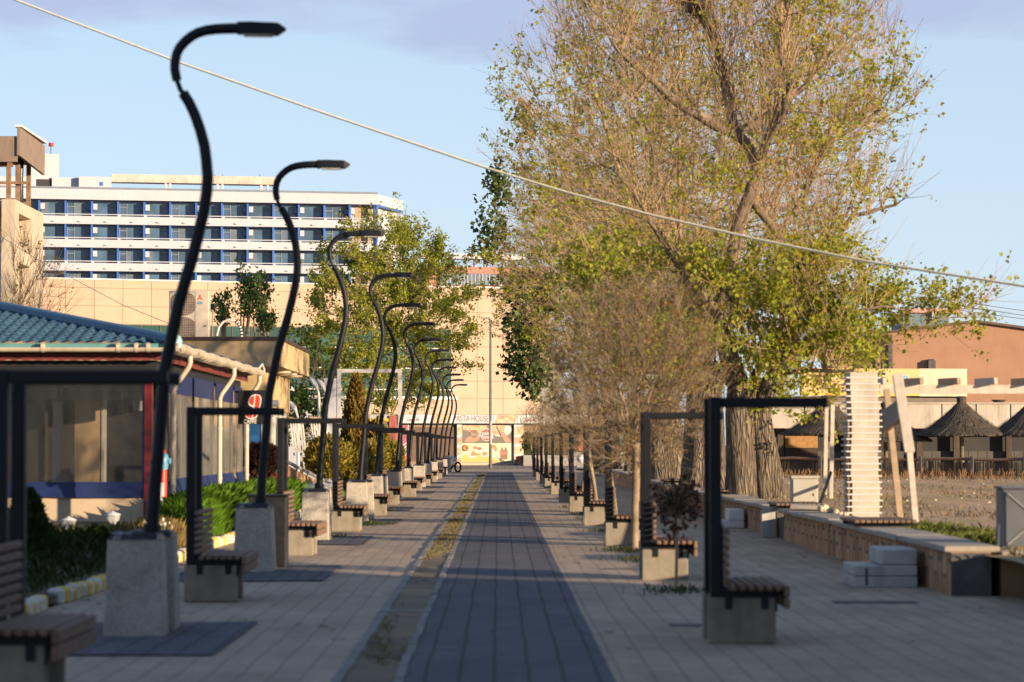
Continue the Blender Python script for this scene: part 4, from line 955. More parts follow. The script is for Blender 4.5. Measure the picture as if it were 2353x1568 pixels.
# roof structures
def hr(nm, m_, x0, y0, x1, y1, o0, o1): b = MB(); H.prect(b, x0, y0, x1, y1, o0, o1); return b.build(nm, m_, t)
pent = mat('penthouse_white', (.45,.455,.49), .8, .08, .5, world=True)
hr('penthouse', pent, -20, 402, 120, 436, -8, -3); hr('penthouse', pent, 120, 404, 182, 438, -8, -2.6); hr('penthouse', pent, 182, 404, 257, 439, -8, -1.6)
hr('penthouse_opening', M['dk'], 85, 407, 121, 431, -2.98, -2.9); hr('penthouse_window', M['hb'], 231, 416, 238, 424, -1.58, -1.5)
hr('lift_tower', pent, 60, 347, 137, 402, -7, -3.5)
hr('roof_canopy', mat('weathered_concrete', (.52,.46,.40), .9, .3, .6, world=True, stain=.4), 257, 404, 640, 415, -3.6, -1.6)
for px in (383, 393, 503, 514, 604, 619): hr('canopy_column', pent, px-3, 416, px+3, 443, -2.3, -1.8)
b = MB()
for px in (305, 340, 383, 405, 437, 500, 521, 540, 575, 600): H.prect(b, px-4, 402.2, px+4, 404, -5, -4)
for px in (385, 498, 516, 602): H.prect(b, px-.8, 396, px+.8, 404, -3, -2.8)
b.build('roof_vents', M['dark'], t)
b = MB(); q = H.uz(119,322); b.tube([H.w(q[0], H.uz(119,350)[1], -5), H.w(q[0], q[1], -5)], .08, 6); b.build('mast', M['hf'], t)
b = MB(); b.lathe([(.05,-.25),(.3,-.2),(.3,.2),(.05,.25)], H.w(q[0], q[1], -5), 10); b.build('beacon', M['red'], t)
b = MB(); H.rect(b, -12, HL, zc+.02, zc+.28, -.25, -.2); b.build('parapet_rail', M['hf'], t)
# pink building behind
K = Plane(P(985,620,262)[:2], P(1260,625,266)[:2])
t = T('pink_building', 'salmon pink building with a window row and white roof frame behind the cream panels', 'building', (*P(1110,640,262)[:2], 0))
M['pink'] = mat('salmon_render', (.42,.19,.15), .85, .15, .6, world=True, stain=.3)
b = MB(); a = K.uz(1020,612); K.rect(b, 0, K.len, 0, K.uz(1020,628)[1]-1.2, -8, 0); K.rect(b, 0, K.len, K.uz(1020,628)[1], a[1], -8, .15); K.rect(b,0,K.len,0,a[1]-.3,-8,-.4); b.build('wall', M['pink'], t)
for px in (1012, 1028, 1044, 1060, 1077, 1094, 1110, 1127, 1143, 1160, 1176, 1193):
    b = MB(); K.prect(b, px, 630, px+13.5, 655, -.05, .02); w_ = b.build('window', M['hg'], t)
    b = MB(); K.prect(b, px+6, 630, px+7.3, 655, .021, .05); K.prect(b, px+13.6, 629, px+15.6, 656, .0, .08); b.build('frame', M['hw'], w_)
b = MB(); K.prect(b, 985, 583, 1225, 589, -4, -2.5)
for px in (1040, 1110, 1133, 1176): K.prect(b, px, 589, px+3, 613, -3.2, -2.7)
b.build('roof_frame', M['hw'], t)
b = MB(); K.prect(b, 1144, 654, 1153, 662, .1, .5); b.build('air_conditioner', M['hw'], t)

# ---------------------------------------------------------------- unfinished concrete tower on the left
c0 = P(34,458,110); far = P(98.5,488,116.8); SX = c0.x; ZT = c0.z
t = T('concrete_tower', 'pale concrete block with square openings and a rusty steel canopy on top', 'building', (SX-4, 113, 0))
M['tc'] = mat('tower_concrete', (.46,.39,.30), .9, .15, .5, world=True, stain=.25)
S = Plane((SX,110),(SX,116.9))
b = MB(); b.box(SX-16, SX-.55, 110.4, 116.85, 0, ZT); 
def su(px): return S.uz(px, 700)[0]
o1, o2 = su(42), su(70)
S.rect(b, 0, o1, 0, ZT, -.55, 0); S.rect(b, o2, S.len, 0, ZT, -.55, 0)
zr = [11.35, 9.87, 9.27, 7.3]
S.rect(b, o1, o2, zr[0], ZT, -.55, 0); S.rect(b, o1, o2, zr[2], zr[1], -.55, 0); S.rect(b, o1, o2, 0, zr[3], -.55, 0)
b.build('wall', M['tc'], t)
b = MB(); b.box(SX-16, SX-.56, 110.1, 110.38, ZT-1.6, ZT-.3); b.box(SX-16,SX-.56,110.1,110.38,ZT-6.3,ZT-5.9); b.box(SX-16,SX-.56,110.1,110.38,ZT-10.2,ZT-9.7); b.build('orange_band', mat('rusty_orange', (.38,.13,.05), .7, .2, 1), t)
b = MB(); b.box(SX-16, SX-.56, 110.2, 110.39, 0, ZT-.31) ; b.build('front_render', M['hw'], t)
rust = mat('rusty_steel', (.21,.105,.06), .8, .4, 3, (.30,.20,.13))
b = MB()
z2 = P(20,375,110).z
for px, y in ((19, 110.5), (40, 112.2), (45, 113.5), (65, 115.5)):
    x = P(px,400,y).x; b = MB(); b.box(x-.09, x+.09, y, y+.2, ZT, P(px,372,y).z); b.build('steel_post', rust, t)
b = MB()
xa = P(-60,420,110.5).x; b.box(xa, P(62,420,112).x, 112.0, 112.12, P(20,420,112).z-.06, P(20,420,112).z+.06); b.box(xa, SX-.2, 110.55, 110.65, z2-.1, z2+.05)
b.build('steel_rail', rust, t)
ply = mat('weathered_boarding', (.22,.165,.13), .85, .2, 1.5, world=True, stain=.3)
b = MB(); zt1, zb1 = P(40,303,110).z, P(40,352,110).z; cxn = P(40,300,110).x
b.box(cxn-14, cxn, 110.0, 110.12, P(20,313,110).z, P(20,372,110).z); b.build('canopy_front', ply, t)
b = MB(); ya, yb = 110.0, 116.0
b.hexa([(cxn+.002,ya-.1,P(38,358,110).z),(cxn+.12,ya-.1,P(38,358,110).z),(cxn+.12,yb,P(38,358,110).z-.2),(cxn+.002,yb,P(38,358,110).z-.2)],[(cxn+.002,ya-.1,P(38,293,110).z),(cxn+.12,ya-.1,P(38,293,110).z),(cxn+.12,yb,P(38,293,110).z-.1),(cxn+.002,yb,P(38,293,110).z-.1)])
b.build('canopy_side', ply, t)
b = MB(); z = P(38,293,110).z; b.box(cxn-.1, cxn+.2, ya-.1, yb+.1, z+.01, z+.10); b.build('canopy_flashing', M['whitep'], t)
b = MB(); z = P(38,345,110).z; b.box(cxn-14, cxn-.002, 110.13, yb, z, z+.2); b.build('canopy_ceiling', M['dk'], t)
b = MB(); b.lathe([(.05,0),(.13,.3),(.11,1.2),(.14,2.2),(.08,3.0)], (P(47,470,113.4).x, 113.4, ZT), 8); b.build('dark_wrap', M['film'], t)
b = MB(); b.bbox(*sorted((P(98,668,117).x, P(104,668,117).x)), 116.95, 117.3, P(98,676,117).z, P(98,668,117).z); b.build('camera_box', M['whitep'], t)
# ---------------------------------------------------------------- things in the left garden
def px_box(b, x0, y0, x1, y1, Y, d, z0=None):
    a, c = P(x0,y1,Y), P(x1,y0,Y); b.box(a.x, c.x, Y, Y+d, a.z if z0 is None else z0, c.z); return b
t = T('canopy_wall', 'pale grey white pavilion wall behind the white picket racks', 'pavilion', (*P(730,960,104)[:2], 0))
b = MB(); px_box(b, 655, 917, 778, 1030, 104, 6, 0); b.build('wall', M['hw'], t)
b = MB(); px_box(b, 650, 911, 790, 916.5, 103.7, 6.5); b.build('roof_edge', M['gconc'], t)
b = MB(); px_box(b, 667, 890, 668.5, 911, 103.9, .3); px_box(b, 655, 888, 668, 911, 104.3, 2); b.build('upright', M['whitep'], t)
t = T('steel_portal', 'grey steel portal frame rising behind the golden cypress', 'frame', (*P(848,980,96)[:2], 0))
mst = mat('light_steel', (.45,.43,.42), .5, .12, 2)
b = MB(); z = P(848,857,96).z; xa, xb = P(779,900,96).x, P(919,900,96).x
b.box(xa-.07, xa+.07, 96, 96.14, 0, z); b.box(xb-.07, xb+.07, 96, 96.14, 0, z); b.build('post', mst, t)
b = MB(); b.box(xa-.075, xb+.075, 95.99, 96.15, z+.002, z+.14); b.build('beam', mst, t)
b = MB(); b.box(xa-.55, xa-.08, 96.02, 96.1, 0, z-.2); b.build('side_panel', M['hw'], t)
def cobra(px, py, Y, lab):
    a = P(px, py, Y); t = T('white_lamp', lab, 'garden lamp', (a.x, Y, 0), 'white curved garden lamps')
    x, z = a.x+.32, a.z
    b = MB(); b.tube([(x,Y,0),(x,Y,z-.75),(x-.02,Y,z-.55),(x-.07,Y,z-.38)], [.055,.05,.045,.045], 8); b.build('pole', M['whitep'], t)
    b = MB(); b.tube([(x-.06,Y,z-.40),(x-.14,Y,z-.24),(x-.24,Y,z-.1),(x-.33,Y,z)], [.05,.10,.085,.02], 8); b.build('lamp_head', M['whitep'], t)
    b = MB(); b.hexa([(x-.14,Y-.06,z-.34),(x-.14,Y+.06,z-.34),(x-.26,Y+.05,z-.18),(x-.26,Y-.05,z-.18)],[(x-.12,Y-.06,z-.30),(x-.12,Y+.06,z-.30),(x-.24,Y+.05,z-.14),(x-.24,Y-.05,z-.14)]); b.build('diffuser', M['gconc'], t)
cobra(712, 867, 92, 'white curved garden lamp, left one of the close pair')
cobra(730, 872, 95, 'white curved garden lamp, right one of the close pair')
cobra(664, 922, 90, 'lower white curved garden lamp near the end of the bench arm')
def rack(x0, x1, y0, y1, Y, n, lab):
    a, c = P(x0,y1,Y), P(x1,y0,Y); t = T('picket_rack', lab, 'fence', (a.x,Y,0), 'white picket racks in the garden')
    b = MB()
    for k in range(n):
        x = a.x+(c.x-a.x)*k/(n-1); zb = a.z + rnd.uniform(-.1,.25); b.beam((x+.12,Y+.1,max(.1,zb)), (x,Y+.02*k,c.z-.05), .05, .03, (0,1,0))
    b.build('picket', M['whitep'], t)
    b = MB(); b.beam((a.x-.05,Y-.03,c.z), (c.x+.05,Y+.05,c.z-.06), .05, .06); b.build('rail', M['tanwood'], t)
rack(667, 694, 961, 1055, 84, 6, 'white picket rack, leftmost, beside the bench post')
rack(714, 750, 959, 1045, 86, 7, 'white picket rack in the middle, behind the round bush')
rack(770, 790, 962, 1015, 90, 5, 'short white picket rack close to the cypress')
rack(809, 826, 966, 1015, 93, 4, 'white picket rack behind the cypress')
# sloping stone wall with handrail
t = T('ramp_wall', 'sloping brown stone wall with a metal handrail below the round golden bush', 'wall', (-5.6, 66, 0))
a, c = P(655,1068,64), P(775,1130,74)
b = MB(); b.hexa([(a.x,64,0),(a.x,64.3,0),(c.x,74.3,0),(c.x,74,0)], [(a.x,64,a.z),(a.x,64.3,a.z),(c.x,74.3,c.z),(c.x,74,c.z)]); b.build('wall_body', M['clad'], t)
b = MB(); b.tube([(a.x,63.9,a.z+.1),(c.x,73.9,c.z+.12)], .045, 8)
b.build('handrail', M['gconc'], t)
b = MB()
for k in range(6): p = Vector((a.x,64,a.z)).lerp(Vector((c.x,74,c.z)), k/5); b.tube([p, p+Vector((0,-.1,.1))], .025, 6)
b.build('rail_bracket', M['whitep'], t)
t = T('leaning_bar', 'thin dark metal bar leaning in front of the round golden bush', 'bar', (*P(765,1100,70)[:2], 0))
b = MB(); b.tube([P(760,1050,70), P(795,1118,69)], .03, 6); b.build('bar', M['black'], t)
t = T('white_box', 'small white bollard lamp beside the farther red hydrant', 'bollard', (*P(622,1130,62)[:2], 0))
x = t.location.x; b = MB(); b.lathe([(.035,0),(.035,.3)], (x,62,0), 8); b.build('stem', M['black'], t); b = MB(); b.lathe([(.07,.3),(.085,.32),(.085,.72),(.07,.74)], (x,62,0), 12); b.build('cover', M['whitep'], t)
# yellow topped kiosk
t = T('snack_kiosk', 'small white kiosk with a yellow band behind the golden bushes', 'kiosk', (*P(880,1040,128)[:2], 0))
b = MB(); px_box(b, 850, 953, 893, 1060, 128, 2.5, 0); b.build('body', M['signw'], t)
b = MB(); px_box(b, 849, 962, 894, 968.5, 127.93, .06); b.build('yellow_band', M['yellow'], t)
b = MB(); px_box(b, 894.5, 955, 908, 1060, 127.9, 2.5, 0); b.build('red_pillar', mat('maroon_print', (.42,.12,.10), .5, .4, 2), t)
b = MB(); px_box(b, 853, 986, 868, 1003, 127.9, .09); px_box(b, 848,1003,864,1020,127.9,.09); b.build('window', M['hg'], t)
t = T('litter_bin', 'small dark bin lamp by the yellow banded kiosk', 'bin', (*P(908,1050,120)[:2], 0))
x = t.location.x; b = MB(); b.lathe([(.05,0),(.05,.9),(.16,.95),(.18,1.3),(.1,1.45)], (x,120,0), 10); b.build('body', M['black'], t)
t = T('notice_box', 'low grey box behind the planters with a pale top', 'box', (-3.4, 118, 0))
b = MB(); b.bbox(-4.1,-3.3,118,118.6,0,.75); b.build('body', M['gconc'], t)

# ---------------------------------------------------------------- right hand lot
PY = 45.
def w(px, py, Y): return P(px, py, Y)
t = T('board_pile', 'tall upright pile of pale boards with projecting edges behind the stone wall', 'board pile', (*w(1985,1195,41)[:2], .4))
x0, x1 = w(1952,1100,41).x, w(2024,1100,41).x; z0, z1 = w(1985,1195,41).z, w(1985,856,41).z; n = 24
b = MB()
for k in range(n):
    za = z0+(z1-z0)*k/n; zb = z0+(z1-z0)*(k+1)/n; j = rnd.uniform(-.008,.008)+ (.012*math.sin(k*.5))
    b.bbox(x0+.03+j, x1-.03+j, 41, 41.55, za+.026, zb+.001, .004)
b.build('board', M['whitewood'], t)
b = MB()
for k in range(n):
    za = z0+(z1-z0)*k/n; j = rnd.uniform(-.008,.008)+ (.012*math.sin(k*.5))
    b.bbox(x0-.045+j, x1+.012+j, 40.985, 41.57, za, za+.025, .004)
b.build('spacer', M['whitep'], t)
b = MB()
for k in range(n-8):
    za = z0+(z1-z0)*k/n; b.bbox(x0-.02, x0+.025, 41.03, 41.5, za+.032, za+(z1-z0)/n-.004, .004)
b.build('edge_piece', M['tanwood'], t)
def post(a, c, wd, th, m_, nm, lab, Ya, Yc, grp='upright and leaning boards of the lot'):
    p, q = w(*a, Ya), w(*c, Yc); t = T(nm, lab, 'board', (p.x, p.y, p.z), grp); b = MB(); b.beam(p, q, wd, th, (0,1,0)); b.build('board', m_, t, .006); return t
post((2105,1216),(2090,1040),.085,.06,M['whitewood'],'leaning_board','long pale board leaning left, rightmost of the tilted pair',37.4,37.6)
t = bpy.data.objects['leaning_board']
b = MB(); b.beam(w(2090,1041,37.6), w(2062,862,38.1), .145, .08, (0,1,0)); b.build('upper_board', M['whitewood'], t, .006)
t = post((2070,1207),(2037,895),.09,.06,M['tanwood'],'leaning_board','brown tilted board left of the long pale leaning board',38.6,39.2)
t = T('tilted_panel', 'greenish grey panel hung between the two leaning boards', 'panel', (*w(2045,960,38.3)[:2], 2))
b = MB(); A = [w(2027,945,38.5), w(2066,915,37.9), w(2066,962,37.9), w(2030,992,38.5)]; D = Vector((.03,.12,0)); b.hexa(A, [p+D for p in A]); b.build('panel', M['greywood'], t)
b = MB(); b.beam(w(2029,994,38.4), w(2067,964,37.8), .05, .06); b.build('lower_edge', M['tanwood'], t)
post((1895,1137),(1899,935),.075,.075,M['whitewood'],'white_post','thin white upright post, left one of the pair by the cream box',52,52)
post((1909,1146),(1913,930),.075,.075,M['whitewood'],'white_post','thin white upright post, right one of the pair by the cream box',50,50)
post((1884,1157),(1909,1086),.05,.05,M['black'],'leaning_bar','dark thin bar leaning on the white posts beside the cream box',47,48.5)
t = T('meter_box', 'cream metal meter box standing on the sandy ground behind the wall', 'meter box', (*w(1850,1155,48)[:2], .4))
p, q = w(1820,1158,48), w(1880,1100,48); b = MB(); b.bbox(p.x, q.x, 48, 48.3, p.z-.1, q.z, .01); mb_ = mat('box_cream', (.38,.36,.30), .5, .08, 3); b.build('body', mb_, t)
b = MB(); b.bbox(p.x-.02, q.x+.02, 47.97, 48.33, q.z+.001, q.z+.05, .008); b.build('lid', mb_, t)
b = MB(); b.bbox(p.x+.02, q.x-.025, 47.985, 47.998, p.z-.05, q.z-.02, .004); d = b.build('door', mb_, t); b = MB(); b.lathe([(.001,-.02),(.018,-.02),(.018,.02),(.001,.02)], (q.x-.07, 47.975, (p.z+q.z)/2-.06), 10); b.build('lock', M['gut'], d)
t = T('cabinet', 'grey metal cabinet with a cross braced door at the right picture edge', 'cabinet', (*w(2330,1260,28.6)[:2], .47))
p, q = w(2305,1262,28.6), w(2305,1124,28.6); mcab = mat('cabinet_shaded_grey', (.10,.11,.125), .45, .15, 3)  # grey darkened so the cabinet looks shaded, the shade is in the colour
b = MB(); b.bbox(p.x, p.x+.75, 28.6, 29.0, .475, q.z, .012); b.build('body', mcab, t)
b = MB(); b.bbox(p.x+.03, p.x+.72, 28.585, 28.598, .50, q.z-.03, .004); d = b.build('door', mcab, t)
b = MB(); xa, xb, za, zb = p.x+.05, p.x+.70, .52, q.z-.05; b.beam((xa,28.578,za),(xb,28.578,zb),.012,.012); b.beam((xa,28.576,zb),(xb,28.576,za),.012,.012); b.build('brace', M['gconc'], d)
b = MB(); b.bbox(p.x-.02, p.x+.78, 28.57, 29.03, q.z+.001, q.z+.03, .006); b.build('lid', mcab, t)
t = T('white_pole', 'short white plastic tube beside the grey cabinet', 'pole', (*w(2296,1240,28.8)[:2], .4)); b = MB(); b.tube([w(2297,1255,28.8), w(2299,1205,28.8)], .022, 8); b.build('tube', M['whitep'], t)
# stones on the wall
def rock(c, r, seed):
    b = MB(); rr = random.Random(seed); n, k = 9, 6; V = []; fs = []
    for j in range(k):
        ph = math.pi*(j+.5)/k
        for i in range(n):
            a = 2*math.pi*i/n; q = r*(.75+.5*rr.random()); V.append((c[0]+q*math.sin(ph)*math.cos(a), c[1]+q*math.sin(ph)*math.sin(a), c[2]+.7*q*math.cos(ph)))
    for j in range(k-1):
        for i in range(n): fs.append((j*n+i, j*n+(i+1)%n, (j+1)*n+(i+1)%n, (j+1)*n+i))
    b.add(V, fs + [tuple(range(n)), tuple(range((k-1)*n+n-1,(k-1)*n-1,-1))]); return b
M['rock'] = mat('pale_stone', (.55,.46,.32), .9, .3, 4, bmp=.6, bscale=15)
for k, (px, py, Y, r, lab) in enumerate(((1895,1158,42.6,.085,'largest pale broken stone on the wall by the cream box'),(1907,1170,41.5,.06,'pale broken stone in the middle of the row on the wall'),(1921,1174,41.,.05,'small pale stone on the wall between two others'),(1932,1180,40.2,.04,'flat whitish stone on the wall'),(1944,1184,39.6,.045,'greenish stone at the right end of the row on the wall'))):
    c = w(px, py, Y); c.z = .53 + r*.55; c.x = min(5.25, c.x); o = rock(c, r, k).build('broken_stone', M['rock']); tag(o, lab, 'stone', 'broken stones on the stone wall')
t = T('broken_slab', 'broken grey white concrete slab lying on the wall top', 'slab', (5.1, 43.2, .53)); b = MB()
b.hexa([(4.75,43.0,.56),(5.32,42.9,.535),(5.4,43.6,.535),(4.85,43.7,.56)], [(4.78,43.05,.62),(5.30,42.95,.61),(5.36,43.55,.60),(4.9,43.62,.625)]); b.build('slab', M['cap'], t, .01)
# pergola beam with rafters
t = T('pergola', 'whitewashed timber pergola beam with short rafter ends on the right', 'pergola', (9, 45, 0))
zb = w(2200,905,PY).z; xa, xb = w(2022,900,PY).x, 16
b = MB(); b.box(xa, xb, PY, PY+.08, zb, zb+.15)
b.build('beam', M['whitewood'], t); 
for k in range(14):
    x = w(2046,880,PY).x + .632*k; b = MB(); b.hexa([(x-.16,PY-.25,zb+.152),(x-.10,PY-.25,zb+.152),(x-.30,PY+.55,zb+.152),(x-.36,PY+.55,zb+.152)],[(x-.16,PY-.2,zb+.27),(x-.10,PY-.2,zb+.27),(x-.30,PY+.55,zb+.27),(x-.36,PY+.55,zb+.27)])
    b.build('rafter', M['tanwood' if k % 3 else 'whitewood'], t)
b = MB(); b.box(10.3,10.42,PY-.02,PY+.1,.3,zb-.002); b.build('post', M['whitewood'], t)
# thatched umbrellas
def thatchmat():
    m_, nt, bs = newmat('thatch'); v = coords(nt, False, False); sp_ = N(nt, 'ShaderNodeSeparateXYZ'); nt.links.new(v, sp_.inputs[0])
    an = N(nt, 'ShaderNodeMath', operation='ARCTAN2'); nt.links.new(sp_.outputs[1], an.inputs[0]); nt.links.new(sp_.outputs[0], an.inputs[1])
    cb = N(nt, 'ShaderNodeCombineXYZ'); nt.links.new(an.outputs[0], cb.inputs[0]); z5 = N(nt, 'ShaderNodeMath', operation='MULTIPLY'); z5.inputs[1].default_value = .12; nt.links.new(sp_.outputs[2], z5.inputs[0]); nt.links.new(z5.outputs[0], cb.inputs[1])
    f = noise(nt, cb.outputs[0], 45, 5, .7); c = ramp(nt, f, [(.3,(.028,.022,.017)),(.55,(.085,.066,.048)),(.75,(.17,.135,.095))]); nt.links.new(c, bs.inputs['Base Color']); bs.inputs['Roughness'].default_value = .95; bump(nt, bs, f, 1., .05); return m_
M['thatch'] = thatchmat()
def umbrella(lab):
    t = T('thatched_umbrella', lab, 'umbrella', (0,0,.4), 'thatched umbrellas in front of the planked bar')
    b = MB(); prof = [(1.98,1.62),(1.95,1.70),(1.5,1.93),(1.0,2.28),(.6,2.62),(.32,2.9),(.20,3.02),(.21,3.24),(.17,3.3),(.05,3.31)]
    V = []; n = 120; rr = random.Random(3)
    for j, (r, z) in enumerate(prof):
        for i in range(n): a = 2*math.pi*i/n; q = r*(1+ (.05 if j < 2 else .025)*(rr.random()-.5)); V.append((q*math.cos(a), q*math.sin(a), .4+z+(rr.random()-.5)*(.10 if j == 0 else .03)))
    fs = [(j*n+i, j*n+(i+1)%n, (j+1)*n+(i+1)%n, (j+1)*n+i) for j in range(len(prof)-1) for i in range(n)]
    b.add(V, fs); b.build('thatch_roof', M['thatch'], t)
    b = MB(); V = []; fs = []   # loose straws along the eave and over the slope
    for i in range(1500):
        a = rr.random()*6.283; s = rr.random()**.6; r = .25+1.75*s; z = 3.0-1.35*s**.8; l = .18+.25*rr.random(); da = (rr.random()-.5)*.1
        p = Vector((r*math.cos(a), r*math.sin(a), .4+z+.05)); q = Vector(((r+l*.8)*math.cos(a+da), (r+l*.8)*math.sin(a+da), .4+z+.06-l*.62)); d = Vector((-math.sin(a), math.cos(a), 0))*.012
        k = len(V); V += [p-d, p+d, q]; fs.append((k,k+1,k+2))
    b.add(V, fs); b.build('straw', M['thatch'], t)
    b = MB(); b.tube([(0,0,.3),(0,0,2.9)], [.10,.085], 8); b.build('post', mat('umbrella_post', (.16,.12,.085), .85, .4, 5) if 'up' not in M else M['up'], t)
    return t
u0 = umbrella('thatched umbrella on the right, with its whole pointed cone in view')
uy = 113.
for k, (px, lab) in enumerate(((2210,''),(1902,'thatched umbrella half hidden behind the two thin white posts'),(2035,'thatched umbrella mostly hidden by the tall board stack'),(2372,'thatched umbrella cut by the right picture edge'))):
    o = u0 if k == 0 else dup(u0, (0,0,0), k*1.1, lab); p = w(px, 1000, uy + (1 if k == 2 else 0)); o.location = (p.x, p.y, (.36,.40,.12,.36)[k])
# planked beach bar behind the umbrellas
t = T('beach_bar', 'dark planked bar with a dented cream metal fascia behind the thatched umbrellas', 'building', (*w(2200,1000,119)[:2], .4))
B = Plane(w(1770,1000,119)[:2], w(2480,1000,119)[:2]); 
M['crm'] = mat('cream_metal', (.46,.41,.34), .45, .1, 1, world=True, stain=.35)
zz0, zz1 = B.uz(2100,984)[1], B.uz(2100,929)[1]
nP = 9
for k in range(nP):
    a, c = B.len*k/nP, B.len*(k+1)/nP; b = MB()
    gx = 6; V = []; fs = []
    for j in range(5):
        for i in range(gx+1):
            ee = i in (0,gx) or j in (0,4); V.append(B.w(a+.03+(c-a-.06)*i/gx, zz0+(zz1-zz0)*j/4, .02 + (0 if ee else rnd.uniform(-.03,.05))))
    for j in range(4):
        for i in range(gx): q = j*(gx+1)+i; fs.append((q,q+1,q+gx+2,q+gx+1))
    b.add(V, fs, True); b.build('fascia_panel', M['crm'], t)
b = MB(); B.rect(b, 0, B.len, zz0-.02, zz1, -.3, -.04); B.rect(b, 0, B.len, zz1+.002, zz1+.08, -6, .08); b.build('roof', mat('bar_roof', (.40,.34,.27), .6, .3, 1, world=True), t)
mpl = mat('grey_plank', (.095,.09,.08), .85, .3, 1.2, world=True, stain=.3)
b = MB(); kx = int(B.len/.42)
for k in range(kx): B.rect(b, k*.42+.008, (k+1)*.42-.008, .3, zz0-1.05, -1.6, -1.55)
b.build('plank_wall', mpl, t)
b = MB(); B.rect(b, 0, B.len, 0, zz0-.03, -6, -1.65); b.build('dark_inside', M['dk'], t)
for px in (1800, 1960, 2122, 2208, 2330):
    b = MB(); u = B.uz(px,1000)[0]; B.rect(b, u-.13, u+.13, 0, zz0-.025, -1.4, -1.15); b.build('pillar', mat('bar_timber', (.075,.055,.04), .8, .4, 2), t)
a, c = B.uz(1812,1055), B.uz(1888,1000); b = MB(); B.rect(b, a[0], c[0], a[1]+.5, c[1], -1.5, -1.45); b.build('chipboard', mat('chipboard', (.36,.20,.075), .8, .25, 6), t)
b = MB(); B.rect(b, a[0], c[0], .4, a[1]+.48, -1.5, -1.44); b.build('crate_boards', mat('crate_timber', (.07,.045,.03), .8, .4, 2), t)
t = T('reed_fence', 'low brown reed fence with a top rail along the back of the sandy lot', 'fence', (*w(2100,1090,106)[:2], .4))
B2 = Plane(w(1775,1085,104)[:2], w(2480,1095,98)[:2]); b = MB(); k = 0; u = 0; V = []; fs = []
while u < B2.len:
    wd = rnd.uniform(.02,.045); h = rnd.uniform(.50,.62); o = rnd.uniform(-.03,.03); q = len(V); V += [B2.w(u,.25,o),B2.w(u+wd,.25,o),B2.w(u+wd+rnd.uniform(-.02,.02),.4+h,o),B2.w(u+rnd.uniform(-.02,.02),.4+h,o)]; fs.append((q,q+1,q+2,q+3)); u += wd*.9
b.add(V, fs); b.build('reeds', mat('reed', (.085,.065,.048), .9, .5, 2, world=True), t)
b = MB(); b.tube([B2.w(B2.len*i/14, 1.04+.03*math.sin(i*1.7), .03) for i in range(15)], .06, 8); b.build('top_rail', M['slat'], t)
for i in range(7): b = MB(); B2.rect(b, B2.len*i/6-.06, B2.len*i/6+.06, .2, 1.15, .06, .16); b.build('fence_post', mpl, t)
# shop with the tiled beer sign
t = T('beer_shop', 'low shop with a yellow tiled sign showing a mountain shield, behind the thatched umbrellas', 'shop', (*w(2050,900,132)[:2], 0))
B3 = Plane(w(1810,900,132)[:2], w(2222,900,134)[:2])
b = MB(); B3.rect(b, 0, B3.len, 0, B3.uz(2160,912)[1], -5, -.4); b.build('wall', mat('shop_dark', (.16,.13,.11), .8, .3, 1), t)
b = MB(); B3.prect(b, 2113, 848, 2222, 911, -3, 0); b.build('plaster_block', mat('rough_plaster', (.55,.47,.35), .9, .2, 1.2, bmp=.5, bscale=6, world=True), t)
def tilem():
    m_, nt, bs = newmat('yellow_tiles'); v = coords(nt, True); sp_ = N(nt, 'ShaderNodeSeparateXYZ'); nt.links.new(v, sp_.inputs[0]); cb = N(nt, 'ShaderNodeCombineXYZ'); nt.links.new(sp_.outputs[0], cb.inputs[0]); nt.links.new(sp_.outputs[2], cb.inputs[1])
    br_ = N(nt, 'ShaderNodeTexBrick', offset=0); br_.inputs['Scale'].default_value = 1; br_.inputs['Brick Width'].default_value = .085; br_.inputs['Row Height'].default_value = .085; br_.inputs['Mortar Size'].default_value = .008
    br_.inputs['Color1'].default_value = (.52,.33,.10,1); br_.inputs['Color2'].default_value = (.48,.29,.08,1); br_.inputs['Mortar'].default_value = (.45,.33,.18,1); nt.links.new(cb.outputs[0], br_.inputs['Vector']); nt.links.new(br_.outputs[0], bs.inputs['Base Color']); bs.inputs['Roughness'].default_value = .4; return m_
b = MB(); B3.prect(b, 1842, 848, 2112, 902, -.3, .05); sg = b.build('tiled_sign', tilem(), t)
b = MB(); B3.prect(b, 1842, 902.3, 2112, 909, -.3, .06); b.build('orange_strip', mat('orange_strip', (.72,.36,.05), .5, .1, 2), t)
def bp(nm, m_, pts, o0, o1, par): b = MB(); B3.poly(b, [B3.uz(*p) for p in pts], o0, o1); return b.build(nm, m_, par)
shd = [(2070,864.5),(2078,862.5),(2086,864.5),(2086.5,872),(2083.5,879),(2078,883.5),(2072.5,879),(2069.5,872)]
bp('shield_edge', M['gut'], [(2078+(x-2078)*1.16, 873+(y-873)*1.14) for x,y in shd], .052, .06, sg); bp('shield', M['bluem'], shd, .062, .068, sg)
bp('mountain', M['signw'], [(2070.5,876),(2075,871),(2078.5,867),(2082,872),(2085.5,876),(2082.5,879.5),(2078,883),(2073,879)], .07, .075, sg)
bp('mountain', M['signw'], [(2089,883),(2094,875.5),(2099,880),(2103,879),(2107,883)], .052, .056, sg)
bp('name_plate', M['signw'], [(2040,884),(2118,884),(2118,900),(2040,900)], .08, .09, sg)
u, z = B3.uz(2079,891.5); text('Bergenbier', .40, B3.mat4(u, z, .095), M['black'], sg, sx=.72, bold=.006)
b = MB()
for px in (1868,1882,1892): B3.prect(b, px, 870, px+6, 886, .052, .07)
for py in (857,867,877): B3.prect(b, 2016, py, 2034, py+5, .052, .07)
B3.prect(b, 2014, 857, 2020, 882, .071, .08); b.build('sign_letter', M['black'], sg)
